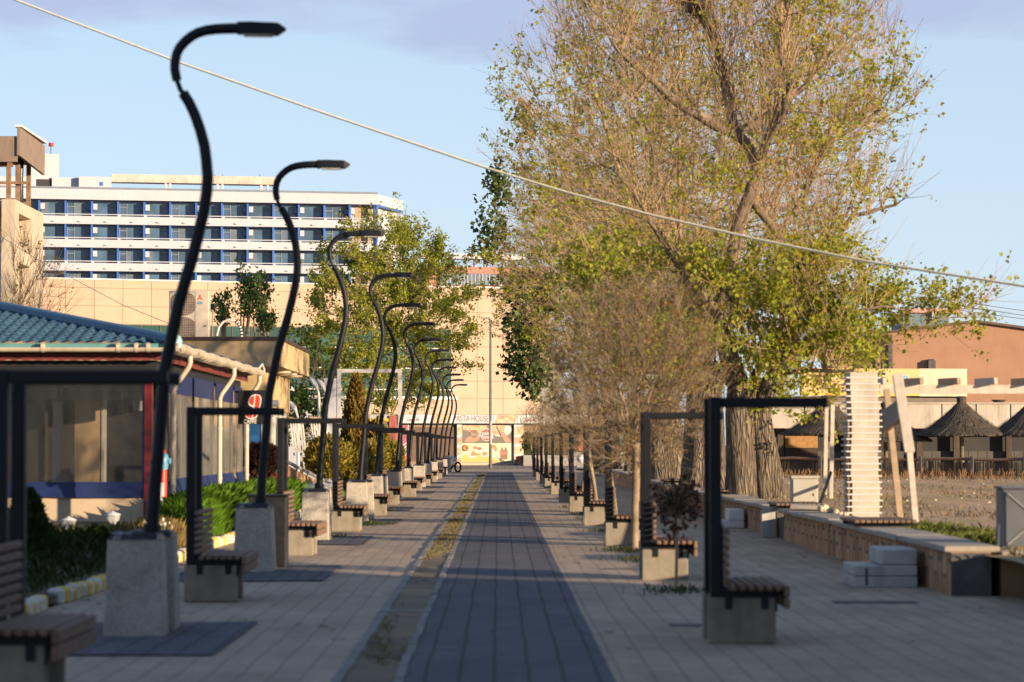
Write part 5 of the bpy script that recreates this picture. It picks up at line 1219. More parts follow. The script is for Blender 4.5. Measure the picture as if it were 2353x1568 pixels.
# big terracotta hall
t = T('terracotta_hall', 'large terracotta hall with a shallow gable at the right edge', 'building', (*w(2200,850,245)[:2], 0))
M['terra'] = mat('terracotta_render', (.34,.19,.12), .9, .12, .5, world=True, stain=.15)
B4 = Plane(w(1930,800,240)[:2], w(2480,800,240)[:2])
def q4(x, y): return B4.uz(x, y)
b = MB(); z_ = lambda x, y: B4.uz(x, y)[1]
B4.poly(b, [(q4(2012,800)[0],0),(B4.len,0),(B4.len,z_(2480,772)),(q4(2240,740)[0],z_(2240,740)),(q4(2012,768)[0],z_(2012,768))], -14, 0)
B4.rect(b, 0, q4(2010,800)[0], 0, z_(1980,748), -14, -1.5); b.build('wall', M['terra'], t)
b = MB(); b.beam(B4.w(q4(2008,768)[0],z_(2008,768)+.03,.1), B4.w(q4(2240,739)[0],z_(2240,739)+.03,.1), .7, .22); b.beam(B4.w(q4(2240,739)[0],z_(2240,739)+.03,.1), B4.w(B4.len,z_(2480,771),.1), .7, .22); B4.rect(b, -.2, q4(2010,800)[0], z_(1980,748)+.002, z_(1980,744), -14, -1.2)
b.build('roof_edge', mat('roof_edge_brown', (.10,.07,.055), .7, .3, 2), t)
b = MB(); B4.rect(b, q4(2014,800)[0], B4.len, z_(2200,838)+.0, z_(2200,838)+.03, .002, .012); b.build('seam', M['terra'], t)
b = MB(); B4.prect(b, 2040, 770, 2049, 848, .02, .5); b.build('downpipe', M['dark'], t)
for x0 in (1940, 1955, 1971, 1988):
    b = MB(); B4.prect(b, x0, 752, x0+13, 782, -1.48, -1.44); wn = b.build('window', M['hg'], t); b = MB(); B4.prect(b, x0, 757, x0+13, 763, -1.435, -1.4); B4.prect(b, x0+13.2, 752, x0+15.2, 782, -1.46, -1.38); b.build('frame', M['hw'], wn)
b = MB(); B4.prect(b, 2131, 829, 2147, 852, .02, .7); 
for k in range(4): B4.prect(b, 2132+k*3.6, 826, 2133.5+k*3.6, 829, .1, .5)
b.build('roof_vent', M['dark'], t)
t = T('blue_pink_block', 'distant block with a blue wall and pink parapet above the terracotta hall', 'building', (*w(2130,730,300)[:2], 0))
b = MB(); px_box(b, 2075, 717, 2180, 760, 300, 9, 0); b.build('wall', mat('blue_wall', (.13,.20,.26), .8, .15, .3, world=True), t)
b = MB(); px_box(b, 2090, 709, 2200, 719, 299.6, 9); px_box(b,2150,709,2210,719,305,4); b.build('parapet', mat('pink_parapet', (.56,.28,.25), .8, .15, .3, world=True), t)
b = MB(); px_box(b, 2142, 718, 2152, 735, 299.5, .4); b.build('light_panel', M['hw'], t)
t = T('satellite_dish', 'small dark dish on the roof of the beach bar at right', 'dish', (*w(2295,925,121)[:2], 4)); c = w(2295,922,121)
b = MB(); b.lathe([(.02,0),(.25,.06),(.36,.16)], (c.x,c.y,c.z-.1), 14); o = b.build('dish', M['dark'], t)
# rope across the view and thin wires
def cable(pts, r, lab, m_, nm):
    A = [w(*p) for p in pts]; out = []
    for i in range(len(A)-1):
        for k in range(8): out.append(A[i].lerp(A[i+1], k/8))
    out.append(A[-1]); b = MB(); b.tube(out, r, 6); o = b.build(nm, m_); tag(o, lab, 'cable'); return o
mrope = mat('pale_rope', (.92,.80,.56), .8, .2, 8)
rp = []
for x in (-120, 35, 400, 750, 1120, 1300, 1500, 1750, 2000, 2353, 2500):
    y = np.interp(x, [-120,35,385,750,1120,1400,1680,1900,2110,2353,2500], [-62,0,134,262,387,472,537,585,622,658,680])
    rp.append((x, float(y), 48 - 12*(x+120)/2620))
cable(rp, .019, 'long pale rope stretched diagonally across the sky above the walkway', mrope, 'rope')
cable([(-40,518,100),(100,605,98),(280,700,96),(420,757,94)], .012, 'thin grey wire running down to the flat roof on the left', M['gconc'], 'wire')
for k, (y0, y1) in enumerate(((668,724),(678,735),(690,742))):
    cable([(2080,y0,260),(2230,(y0+y1)/2+1,255),(2420,y1,250)], .03, ('top', 'middle', 'bottom')[k] + ' one of three thin wires behind the poplar branch at right', M['gconc'], 'wire')
# unseen block added outside the frame on the right to shade the near walk
t = T('shade_block', 'unseen plain block added right of the walk to cast shade over its near part', 'house', (11, 3, 0))
b = MB(); b.box(9.3, 12.5, -14, 22.0, 0, 8.2); b.build('wall', M['ochre'], t)
b = MB(); b.box(9.1, 12.7, -14.3, 22.1, 8.21, 8.5); b.build('roof', M['dark'], t)
# ---------------------------------------------------------------- trees
def colonize(att, skel, step=.28, infl=2.2, kill=.5, iters=160, seed=1, jit=.12, trop=(0,0,.05)):
    """skel: list of (parent_index, point). grows towards the attractor cloud. returns nodes, parents"""
    rg = np.random.default_rng(seed)
    nodes = [np.array(p, float) for _, p in skel]; par = [q for q, _ in skel]
    att = np.array(att, float); alive = np.ones(len(att), bool)
    best = np.full(len(att), 1e9); bi = np.zeros(len(att), int)
    def upd(i0):
        A = np.array(nodes[i0:])
        for s in range(0, len(A), 400):
            d = np.linalg.norm(att[:,None,:]-A[None,s:s+400,:], axis=2); j = d.argmin(1); dm = d[np.arange(len(att)), j]
            m_ = dm < best; best[m_] = dm[m_]; bi[m_] = i0+s+j[m_]
    upd(0); alive &= best > kill*.6
    trop = np.array(trop)
    for it in range(iters):
        act = alive & (best < infl)
        if not act.any():
            if not alive.any(): break
            act = alive & (best <= best[alive].min()*1.15)
        ids = bi[act]; N_ = np.array(nodes); dv = att[act]-N_[ids]; dv /= np.linalg.norm(dv,axis=1)[:,None]+1e-9
        acc = {}
        for k, i in enumerate(ids): acc[i] = acc.get(i, 0) + dv[k]
        i0 = len(nodes)
        for i, v in acc.items():
            l = np.linalg.norm(v)
            if l < 1e-6: continue
            v = v/l
            if par[i] >= 0:
                pd = nodes[i]-nodes[par[i]]; pd /= np.linalg.norm(pd)+1e-9; v = v*.75+pd*.4
            v = v + trop + rg.normal(0, jit, 3); v /= np.linalg.norm(v); nodes.append(nodes[i]+v*step); par.append(i)
        if len(nodes) == i0: break
        upd(i0); alive &= best > kill
        if len(nodes) > 16000: break
    return np.array(nodes), par
def chainskel(lines, P_, seglen=.3):
    """lines: list of (attach 3d or None, [3d points]) -> (parent, point) list, attaching to the nearest earlier node"""
    out = []
    for pts in lines:
        pts = [Vector(p) for p in pts]
        if out:
            q = min(range(len(out)), key=lambda i: (out[i][1]-pts[0]).length); par = q; pts = [out[q][1]] + pts[1:]; st = False
        else: par = -1; out.append((-1, pts[0])); par = 0
        for a, c in zip(pts[:-1], pts[1:]):
            n = max(1, int((c-a).length/seglen))
            for k in range(1, n+1): out.append((par, a.lerp(c, k/n))); par = len(out)-1
    return out
def radii(par, nodes, tip=.006, ex=2.25, rmax=None):
    n = len(par); acc = np.zeros(n); kids = np.zeros(n, int)
    for i in range(n):
        if par[i] >= 0: kids[par[i]] += 1
    for i in range(n-1, -1, -1):
        if kids[i] == 0: acc[i] = tip**ex
        if par[i] >= 0: acc[par[i]] += acc[i]
    r = acc**(1/ex)
    if rmax: r = np.minimum(r, rmax)
    return r, kids
def branches_mesh(nodes, par, r, kids, rmin=0, rmaxsel=1e9):
    """tubes along chains"""
    V, Fq = [], []
    ch = [[] for _ in par]
    for i, p in enumerate(par):
        if p >= 0: ch[p].append(i)
    main = [max(c, key=lambda j: r[j]) if c else -1 for c in ch]
    starts = [(-1, 0)] + [(i, j) for i in range(len(par)) for j in ch[i] if j != main[i]]
    vb = 0
    for p, s in starts:
        c = ([p] if p >= 0 else []) + [s]
        while main[c[-1]] >= 0: c.append(main[c[-1]])
        if len(c) < 2: continue
        pts = nodes[c]; rr = r[c].copy()
        if p >= 0: rr[0] = rr[1]
        if rr.max() < rmin or rr.max() >= rmaxsel: continue
        k = 3 if rr.max() < .02 else (5 if rr.max() < .08 else 12)
        ref = np.array([.31,.87,.39]); vs = []
        for i in range(len(c)):
            t = pts[min(i+1,len(c)-1)]-pts[max(i-1,0)]; t = t/(np.linalg.norm(t)+1e-9); a = np.cross(t, ref); a /= np.linalg.norm(a)+1e-9; b = np.cross(t, a)
            for j in range(k): an = 2*math.pi*j/k; vs.append(pts[i]+(a*math.cos(an)+b*math.sin(an))*rr[i])
        V += vs
        for i in range(len(c)-1):
            for j in range(k): Fq.append((vb+i*k+j, vb+i*k+(j+1)%k, vb+(i+1)*k+(j+1)%k, vb+(i+1)*k+j))
        vb += len(c)*k
    return np.array(V), np.array(Fq)
def twigs(nodes, par, r, kids, n, seed, lmin=.35, lmax=1.0, rmax=.03, up=.5, center=None, seg=3, rad=.006):
    rg = np.random.default_rng(seed); cand = np.where(r < rmax)[0]; V, Fq, tips = [], [], []; ids = rg.choice(cand, n)
    c = nodes.mean(0) if center is None else np.array(center)
    for i in ids:
        p = nodes[i]; d = (p-c); d /= np.linalg.norm(d)+1e-9
        if par[i] >= 0: q = nodes[i]-nodes[par[i]]; d = d*.6+.5*q/(np.linalg.norm(q)+1e-9)
        d = d+rg.normal(0,.42,3)+np.array([0,0,up]); d /= np.linalg.norm(d); L = rg.uniform(lmin,lmax); a = np.cross(d,[.3,.5,.8]); a /= np.linalg.norm(a); b = np.cross(d,a); vb = len(V)
        cv = rg.normal(0,.12,3)+np.array([0,0,.12])
        for s in range(seg+1):
            f = s/seg; q = p+d*L*f+cv*L*f*f; w_ = rad*(1-.6*f)
            for j in range(3): an = 2.094*j; V.append(q+(a*math.cos(an)+b*math.sin(an))*w_)
            if s: tips.append(q)
        for s in range(seg):
            for j in range(3): Fq.append((vb+s*3+j, vb+s*3+(j+1)%3, vb+s*3+3+(j+1)%3, vb+s*3+3+j))
    return np.array(V), np.array(Fq), np.array(tips)
def leaves(pts, n, size, seed, spread=.12, droop=.3, aspect=.8, wts=None):
    rg = np.random.default_rng(seed); nc = max(1, n//5); i = rg.choice(len(pts), nc, p=wts); p = np.repeat(pts[i]+rg.normal(0,spread*.6,(nc,3)), 5, 0)[:n]; n = len(p); p = p+rg.normal(0,size*.62,(n,3)); s = size*rg.uniform(.6,1.35,n)[:,None]
    a = rg.normal(0,1,(n,3)); a[:,2] -= droop; a /= np.linalg.norm(a,axis=1)[:,None]; b = np.cross(a, rg.normal(0,1,(n,3))); b /= np.linalg.norm(b,axis=1)[:,None]
    c = np.cross(a,b)*.18*s
    V = np.stack([p, p+a*s*.5+b*s*aspect*.5+c, p+a*s, p+a*s*.5-b*s*aspect*.5+c], 1).reshape(-1,3); Fq = np.arange(n*4).reshape(n,4); return V, Fq
def clump(pts, f=1.1, k=3.): 
    q = np.asarray(pts)*f; v = np.sin(q[:,0]*2.1+np.sin(q[:,2]*1.3+.5)*1.5)*np.sin(q[:,1]*1.9+1.+np.sin(q[:,0]*.9))+np.sin(q[:,2]*2.3+2.+np.sin(q[:,1]*1.1)*1.2)*np.sin(q[:,0]*1.4+.7)
    return np.exp(k*v*.5)
def shoots(nodes, r, n, seed, lo, hi, lmin, lmax, rad):
    rg = np.random.default_rng(seed); cand = np.where((r > lo) & (r < hi))[0]; V, Fq, tips = [], [], []
    for i in rg.choice(cand, n):
        p = nodes[i]; d = np.array([rg.normal(0,.33), rg.normal(0,.33), 1.]); d /= np.linalg.norm(d); L = rg.uniform(lmin,lmax); a = np.cross(d,[.9,.1,.2]); a /= np.linalg.norm(a); b = np.cross(d,a); vb = len(V); out = rg.normal(0,.35,3); out[2] = 0
        for s_ in range(6):
            f = s_/5; q = p+out*L*.5*f*(1-.45*f)+d*L*f+rg.normal(0,.02,3); w_ = rad*(1-.75*f)
            for j in range(3): an = 2.094*j; V.append(q+(a*math.cos(an)+b*math.sin(an))*w_)
            if s_ > 1: tips.append(q)
        for s_ in range(5):
            for j in range(3): Fq.append((vb+s_*3+j, vb+s_*3+(j+1)%3, vb+s_*3+3+(j+1)%3, vb+s_*3+3+j))
    return np.array(V), np.array(Fq), np.array(tips)
def cat(*vf):
    V, Fq, o = [], [], 0
    for v, f in vf:
        if len(v) == 0: continue
        V.append(v); Fq.append(f+o); o += len(v)
    return np.concatenate(V), np.concatenate(Fq)
def inpoly(x, y, poly):
    c = False; j = len(poly)-1
    for i in range(len(poly)):
        if (poly[i][1] > y) != (poly[j][1] > y) and x < (poly[j][0]-poly[i][0])*(y-poly[i][1])/(poly[j][1]-poly[i][1])+poly[i][0]: c = not c
        j = i
    return c
M['bark'] = bark('grey_bark', (.20,.155,.11), 15.); M['branch'] = mat('branch_bark', (.29,.19,.11), .85, .4, .9, (.46,.32,.19), bmp=.3)
M['limb'] = mat('limb_bark', (.13,.095,.068), .85, .5, 1.6, (.25,.185,.13), bmp=.5)
M['leafA'] = leafmat('young_leaf', [(.38,.19,.03),(.35,.34,.03),(.42,.44,.04),(.27,.33,.03),(.46,.43,.05),(.36,.40,.035)], .55)
M['leafB'] = leafmat('fresh_leaf', [(.27,.32,.03),(.36,.38,.045),(.22,.28,.03),(.42,.39,.06)], .5)
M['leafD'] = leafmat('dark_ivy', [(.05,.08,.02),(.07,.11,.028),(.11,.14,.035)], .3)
def thicktrunk(name, pts, rad, parent, seed, m_=None):
    """furrowed trunk: ring mesh with ridges"""
    rr = random.Random(seed); n = 40; V = []; fs = []; N_ = 26; pts = [Vector(p) for p in pts]; b = MB()
    for i in range(N_+1):
        f = i/N_*(len(pts)-1); k = min(int(f), len(pts)-2); c = pts[k].lerp(pts[k+1], f-k); r0 = rad[k]+(rad[k+1]-rad[k])*(f-k)
        for j in range(n):
            a = 2*math.pi*j/n; tw = a+c.z*.25
            q = 1+.07*math.sin(3*tw+seed)+.04*math.sin(5*tw+1.7*seed)+.14*max(0,.9-c.z)*abs(math.sin(3.5*tw+seed))+.10*mnoise.noise(Vector((math.cos(tw)*3.2,math.sin(tw)*3.2,c.z*.7+seed)))+.05*mnoise.noise(Vector((math.cos(tw)*9,math.sin(tw)*9,c.z*1.2+seed)))
            V.append((c.x+r0*q*math.cos(a), c.y+r0*q*math.sin(a), c.z))
    for i in range(N_):
        for j in range(n): fs.append((i*n+j, i*n+(j+1)%n, (i+1)*n+(j+1)%n, (i+1)*n+j))
    b.add(V, fs, True); b.add(V[-n:], [tuple(range(n))]); return b.build(name, m_ or M['bark'], parent)
# --- the big poplar with twin trunks
YT = 57.5
t = T('poplar_tree', 'tallest old poplar with twin furrowed trunks and sparse young leaves', 'tree', (P(1735,1150,YT).x, YT, .4))
def TP(x, y, dy=0): return P(x, y, YT+dy)
lines = [[TP(1706,1160), TP(1702,1040), TP(1698,950), TP(1700,890), TP(1668,805,-.3), TP(1655,720,-.4), TP(1680,610,-.3), TP(1697,510,0), TP(1722,450,.2), TP(1737,380,.2), TP(1716,328,.2), TP(1690,308,.2)],
  [TP(1690,308,.2), TP(1645,290,.2), TP(1598,262,0), TP(1530,215,-.4), TP(1470,160,-.8), TP(1428,118,-1.2)],
  [TP(1690,308,.2), TP(1672,220,.5), TP(1650,110,.6), TP(1597,20,.8), TP(1565,-90,1.)],
  [TP(1737,380,.2), TP(1770,310,-.3), TP(1802,255,-.6), TP(1812,190,-.7), TP(1793,120,-.8), TP(1812,40,-.9), TP(1800,-70,-1)],
  [TP(1690,308,.2), TP(1748,278,.6), TP(1775,258,.9), TP(1850,200,1.4)],
  [TP(1655,720,-.4), TP(1580,645,-1), TP(1530,560,-1.3), TP(1478,480,-1.7)],
  [TP(1700,890), TP(1640,855,.8), TP(1560,820,1.6), TP(1480,800,2.2)],
  [TP(1766,1160), TP(1758,1040), TP(1748,940), TP(1772,862,-.3), TP(1830,802,-.8), TP(1900,745,-1.2), TP(1965,715,-1.4), TP(2030,705,-1.6)],
  [TP(1748,940), TP(1732,860,.5), TP(1790,790,.8), TP(1850,715,1.), TP(1868,630,1.3)],
  [TP(1850,715,1.), TP(1890,600,1.2), TP(1960,500,1.2), TP(2060,470,1.4)],
  [TP(1722,450,.2), TP(1790,540,.8), TP(1830,480,1.2), TP(1900,330,1.5), TP(2010,260,1.6)],
  [TP(1772,862,-.3), TP(1860,850,-1.5), TP(1960,850,-2)]]
# attach second trunk as its own root line
sk = chainskel([lines[0]], None)
def addline(sk, pts, root=False, seglen=.3):
    pts = [Vector(p) for p in pts]
    if root: sk.append((0, pts[0])); par = len(sk)-1
    else: par = min(range(len(sk)), key=lambda i: (sk[i][1]-pts[0]).length); pts[0] = sk[par][1]
    for a, c in zip(pts[:-1], pts[1:]):
        n = max(1, int((c-a).length/seglen))
        for k in range(1, n+1): sk.append((par, a.lerp(c, k/n)+Vector((rnd.uniform(-.03,.03),rnd.uniform(-.05,.05),rnd.uniform(-.03,.03))))); par = len(sk)-1
lim = np.zeros(20000); nb = len(sk); lim[:nb] = np.linspace(.22,.12,nb)
for (r0, r1), (i, li) in zip(((.12,.05),(.12,.045),(.11,.045),(.10,.06),(.11,.04),(.09,.04),(.20,.02),(.11,.04),(.09,.03),(.10,.035),(.07,.03)), enumerate(lines[1:])):
    a = len(sk); addline(sk, li, root=(i == 6)); lim[a:len(sk)] = np.linspace(r0, r1, len(sk)-a)
hull = [(1300,-330),(1240,20),(1330,200),(1290,350),(1240,450),(1270,560),(1320,650),(1370,740),(1400,840),(1500,905),(1660,900),(1745,915),(1850,950),(1930,900),(2000,850),(2100,800),(2200,770),(2290,720),(2285,650),(2180,640),(2080,690),(2010,640),(1960,590),(1905,545),(1890,490),(2000,470),(2105,490),(2085,440),(1960,415),(2000,345),(2090,260),(2130,190),(2060,70),(2000,-150),(1900,-330)]
rg = np.random.default_rng(5); att = []
while len(att) < 3600:
    x, y = rg.uniform(1230,2300), rg.uniform(-330,960)
    if inpoly(x, y, hull):
        rad = 3.3 if y < 600 else 2.6
        if x > 2000: rad = 1.2
        att.append(tuple(P(x, y, YT + rg.normal(0, rad*.55))))
nodes, par = colonize(att, sk, .27, 2.0, .48, 170, 5)
r, kids = radii(par, nodes, .0062, 2.55, .26); r = np.maximum(r, lim[:len(r)])
bv, bf = branches_mesh(nodes, par, r, kids, .034); cv_, cf_ = branches_mesh(nodes, par, r, kids, 0, .034)
cen = P(1690, 420, YT); cen = (cen.x, cen.y, cen.z-2.5)
tv, tf, tips = twigs(nodes, par, r, kids, 5600, 6, .4, 1.2, .03, .55, cen, 3, .0075)
sv, sf, stips = shoots(nodes, r, 850, 16, .03, .12, 1.2, 2.9, .0125)
npmesh('limbs', bv, bf, M['limb'], t)
V, Fq = cat((cv_,cf_),(tv,tf),(sv,sf)); npmesh('twigs', V, Fq, M['branch'], t)
tips = np.concatenate([tips, stips])
thicktrunk('trunk', [(TP(1706,1160).x,YT,.25), (TP(1703,1060).x,YT,TP(0,1060).z), (TP(1699,960).x,YT,TP(0,960).z), (TP(1700,890).x,YT,TP(0,890).z), (TP(1668,805).x,YT-.3,TP(0,805).z), (TP(1655,720).x,YT-.4,TP(0,720).z), (TP(1680,610).x,YT-.3,TP(0,610).z)], [.40,.335,.31,.26,.22,.19,.16], t, 1)
thicktrunk('trunk', [(TP(1770,1160).x,YT,.25), (TP(1762,1060).x,YT,TP(0,1060).z), (TP(1748,950).x,YT,TP(0,950).z), (TP(1772,862).x,YT-.3,TP(0,862).z), (TP(1830,802).x,YT-.8,TP(0,802).z)], [.34,.275,.24,.19,.13], t, 2)
pts = np.concatenate([nodes[r < .02], tips, tips])
zt = P(0,560,YT).z
# more leaf low down and to the right, as in the photograph
wt = np.where(pts[:,2] < zt, 3.4, .7) + np.where(pts[:,0] > P(1780,0,YT).x, 1.0, 0); wt *= clump(pts); wt /= wt.sum()
V, Fq = leaves(pts, 28000, .084, 8, .10, .5, .85, wt); npmesh('foliage', V, Fq, M['leafA'], t)
lp = pts[pts[:,2] < zt]; wl = clump(lp, 1.3); V, Fq = leaves(lp, 15000, .098, 9, .12, .5, .85, wl/wl.sum()); npmesh('foliage', V, Fq, M['leafB'], t)
b = MB(); c = P(1588,14,YT+.8); rr = random.Random(2)
for k in range(110):
    d = Vector((rr.gauss(0,.13), rr.gauss(0,.13), rr.gauss(0,.13))); e = Vector((rr.gauss(0,.16), rr.gauss(0,.16), rr.gauss(0,.08))); b.tube([c+d-e, c+d+e], .012, 3)
o = b.build('bird_nest', M['slat']); tag(o, 'dark twig nest high in the tallest poplar', 'nest')
# --- poplars behind it, two grown shapes used in turn
def growtree(seed, rx, rz0, rz1, natt, ntw, nlf, trunk_r, ht=3.2, leafm='leafA', lsz=.10, step=.38, kill=.6, infl=2.6):
    rg = np.random.default_rng(seed); att = []
    zc, hz = (rz0+rz1)/2, (rz1-rz0)/2
    while len(att) < natt:
        u = rg.uniform(-1,1,3)
        if np.linalg.norm(u) > 1: continue
        ang = math.atan2(u[1],u[0]); k = .8+.3*mnoise.noise(Vector((math.cos(ang)*1.3, math.sin(ang)*1.3, u[2]*2+seed)))
        att.append((u[0]*rx*k, u[1]*rx*k, zc+u[2]*hz))
    sk = [(-1, Vector((0,0,0)))]
    addline(sk, [Vector((0,0,0)), Vector((.1,0,ht*.5)), Vector((0,.1,ht))], False, .4)
    rr = random.Random(seed); top = Vector((0,.1,ht))
    for k in range(5):
        a = 2*math.pi*k/5+rr.random(); L = hz*1.2; p1 = top+Vector((math.cos(a)*rx*.25, math.sin(a)*rx*.25, L*.45)); p2 = p1+Vector((math.cos(a+.4)*rx*.2, math.sin(a+.4)*rx*.2, L*.5)); addline(sk, [top, p1, p2], False, .4)
    nodes, par = colonize(att, sk, step, infl, kill, 150, seed)
    r, kids = radii(par, nodes, .008, 2.25, trunk_r*.7)
    bv, bf = branches_mesh(nodes, par, r, kids); tv, tf, tips = twigs(nodes, par, r, kids, ntw, seed, .4, 1.2, .035, .5, (0,0,zc-1), 3, .008)
    V, Fq = cat((bv,bf),(tv,tf)); pts = np.concatenate([nodes[r < .025], tips, tips])
    wl = clump(pts, 1.0, 2.6); LV, LF = leaves(pts, nlf, lsz, seed, .13, .5, .85, wl/wl.sum())
    return V, Fq, LV, LF, pts
def tree_thing(name, lab, cat_, data, trunk, loc, grp, lm, seed, split=True):
    V, Fq, LV, LF, pts = data; t = T(name, lab, cat_, (0,0,0), grp)
    npmesh('branches', V, Fq, M['branch'], t); npmesh('foliage', LV, LF, M[lm], t)
    thicktrunk('trunk', trunk[0], trunk[1], t, seed, M['bark']); t.location = loc; return t
G_ = 'old poplars in a row behind the stone wall'
dA = growtree(21, 7.0, 2.8, 16.2, 2900, 5200, 14000, .5)
dB = growtree(34, 6.9, 2.4, 15.8, 2800, 5200, 15000, .5)
tA = tree_thing('poplar_tree', 'old poplar with a wide double trunk just behind the twin trunked one', 'tree', dA, ([(0,0,-.1),(0,0,1),(0,.05,2),(0,.1,3.3)],[.66,.56,.5,.42]), (5.5,70,.4), G_, 'leafA', 3)
tB = tree_thing('poplar_tree', 'old poplar fourth from the front of the row, with a pale streaked trunk', 'tree', dB, ([(0,0,-.1),(0,0,1),(.05,.05,2),(0,.1,3.3)],[.50,.42,.38,.34]), (5.45,104,.35), G_, 'leafA', 4)
dup(tA, (5.4,84,.38), 2.2, 'old poplar with a straight furrowed trunk, third in the row')
o5 = dup(tB, (5.5,128,.3), 1.7, 'old poplar with dark ivy on its left side, near the end of the row')
dup(tA, (5.6,146,.2), 4.1, 'farthest old poplar of the row, above the grey steps')
# ivy clumps on the left side
rg = np.random.default_rng(77); cl = []
for (x, y, s) in ((1140,400,.35),(1150,450,.4),(1128,500,.35),(1145,545,.4),(1120,580,.3),(1180,650,.45),(1195,700,.5),(1215,760,.5),(1190,750,.4),(1180,825,.4),(1205,850,.45),(1240,880,.4),(1210,300,.3),(1200,255,.3),(1235,790,.6),(1250,700,.6),(1230,840,.5),(1260,640,.5)):
    c = np.array(P(x, y, 126+rg.uniform(-1,1)))
    for k in range(int(60*s/.4)): cl.append(c+rg.normal(0,1,3)*np.array([s*.75,s*.9,s*1.1])*1.1)
V, Fq = leaves(np.array(cl), 3600, .24, 5, .10, .6, .95)
for nm, o in (('ivy', o5),):
    vv = (V - np.array(o.location)); ang = -1.7; ca, sa = math.cos(ang), math.sin(ang)
    vv = np.stack([vv[:,0]*ca - vv[:,1]*sa, vv[:,0]*sa + vv[:,1]*ca, vv[:,2]], 1)
    me = npmesh('ivy', vv, Fq, M['leafD']); me.parent = o
# --- green tree left of the middle
dC = growtree(52, 5.8, 3.2, 14.9, 1700, 2600, 42000, .4, 3.0, 'leafB', .15, .42, .72, 2.8)
M['leafC'] = leafmat('mid_green_leaf', [(.27,.31,.04),(.36,.39,.055),(.43,.42,.075),(.30,.34,.045)], .58)
x = P(896,990,150).x
tree_thing('leafy_tree', 'broad light green tree with a dark forked trunk in front of the cream building', 'tree', dC, ([(0,0,-.1),(.05,0,1.2),(-.1,.05,2.2),(0,.1,3.2)],[.42,.34,.33,.3]), (x,150,0), None, 'leafC', 6)
# --- saplings on the flat roof side
def sapling(px, ytop, ybot, Y, seed, wd, lab):
    a, c = P(px, ybot, Y), P(px, ytop, Y); t = T('roof_sapling', lab, 'tree', (a.x, Y, a.z), 'slender green saplings above the flat roof')
    rr = random.Random(seed); h = c.z-a.z; b = MB(); pts = []
    for k in range(5):
        ox = rr.uniform(-wd,wd); q = [Vector((a.x+ox*.3,Y,a.z)), Vector((a.x+ox*.6,Y+rr.uniform(-.2,.2),a.z+h*.5)), Vector((a.x+ox,Y+rr.uniform(-.3,.3),a.z+h*rr.uniform(.75,1)))]
        b.tube(q, [.03,.02,.008], 5)
        for f in np.linspace(.3,1,26): s = f*2; i = min(int(s),1); pts.append(np.array(q[i].lerp(q[i+1], s-i)))
    b.build('stems', M['branch'], t); V, Fq = leaves(np.array(pts), int(900*wd+350), .12, seed, .13, -.6, .6); npmesh('foliage', V, Fq, M['leafS'], t)
M['leafS'] = leafmat('sapling_leaf', [(.045,.09,.02),(.07,.13,.03),(.10,.17,.04),(.05,.10,.025)], .4)
sapling(515, 660, 776, 82, 1, .25, 'shortest green sapling at the left above the flat roof')
sapling(556, 605, 776, 82, 2, .55, 'tallest green sapling above the flat roof')
sapling(592, 625, 776, 83, 3, .5, 'green sapling leaning right above the flat roof')
sapling(612, 715, 776, 81, 4, .22, 'low green sapling beside the fascia corner of the flat roof')
dk = growtree(91, 1.6, 1.2, 5.0, 240, 300, 4200, .12, 1.2, 'leafS', .13, .25, .4, 1.4)
tree_thing('garden_tree', 'dark green small tree between the flat roofed building and the white lamps', 'tree', dk, ([(0,0,0),(0,0,.7),(0,.05,1.2)],[.10,.08,.07]), (P(690,1000,98).x, 98, .1), None, 'leafS', 9)
# --- bare bush at the left edge
dbt = growtree(63, 2.6, 2.5, 8.2, 420, 1500, 500, .15, 2.5, 'leafA', .08, .3, .5, 1.6)
tree_thing('bare_tree', 'bare brown twiggy tree at the left picture edge before the concrete tower', 'tree', dbt, ([(0,0,0),(0,0,1.5),(0,.1,2.6)],[.13,.1,.09]), (P(5,800,84).x, 84, 0), None, 'leafA', 11)
# --- young globe trees between the right benches
M['pale_bark'] = mat('pale_mottled_bark', (.20,.135,.08), .8, .45, 6, (.33,.245,.155), bmp=.3)
M['bud'] = leafmat('bud', [(.26,.075,.02),(.28,.13,.04),(.20,.19,.04),(.24,.24,.05),(.28,.10,.03)], .4)
def globe(seed, lean, na=1000, ntw=2200):
    rg = np.random.default_rng(seed); att = []
    while len(att) < na:
        u = rg.uniform(-1,1,3)
        l = np.linalg.norm(u)
        if l > 1 or l < .25: continue
        att.append((u[0]*1.35, u[1]*1.35, 2.62+u[2]*1.42))
    sk = [(-1, Vector((0,0,0)))]; top = Vector((lean,0,1.62)); addline(sk, [Vector((0,0,0)), Vector((lean*.4,.01,.8)), top], False, .2)
    for k in range(9):
        a = 2*math.pi*k/9; addline(sk, [top, top+Vector((math.cos(a)*.32,math.sin(a)*.32,.45+.25*(k%3)))], False, .15)
    nodes, par = colonize(att, sk, .12, .9, .17, 120, seed, .08, (0,0,.10)); r, kids = radii(par, nodes, .0042, 2.3, .05)
    bv, bf = branches_mesh(nodes, par, r, kids); tv, tf, tips = twigs(nodes, par, r, kids, ntw, seed, .2, .55, .012, .45, (lean,0,1.6), 2, .0042)
    pts = np.concatenate([nodes[r < .008], tips]); LV, LF = leaves(pts, 3*ntw, .038, seed, .03, 0, .6)
    return (*cat((bv,bf),(tv,tf)), LV, LF)
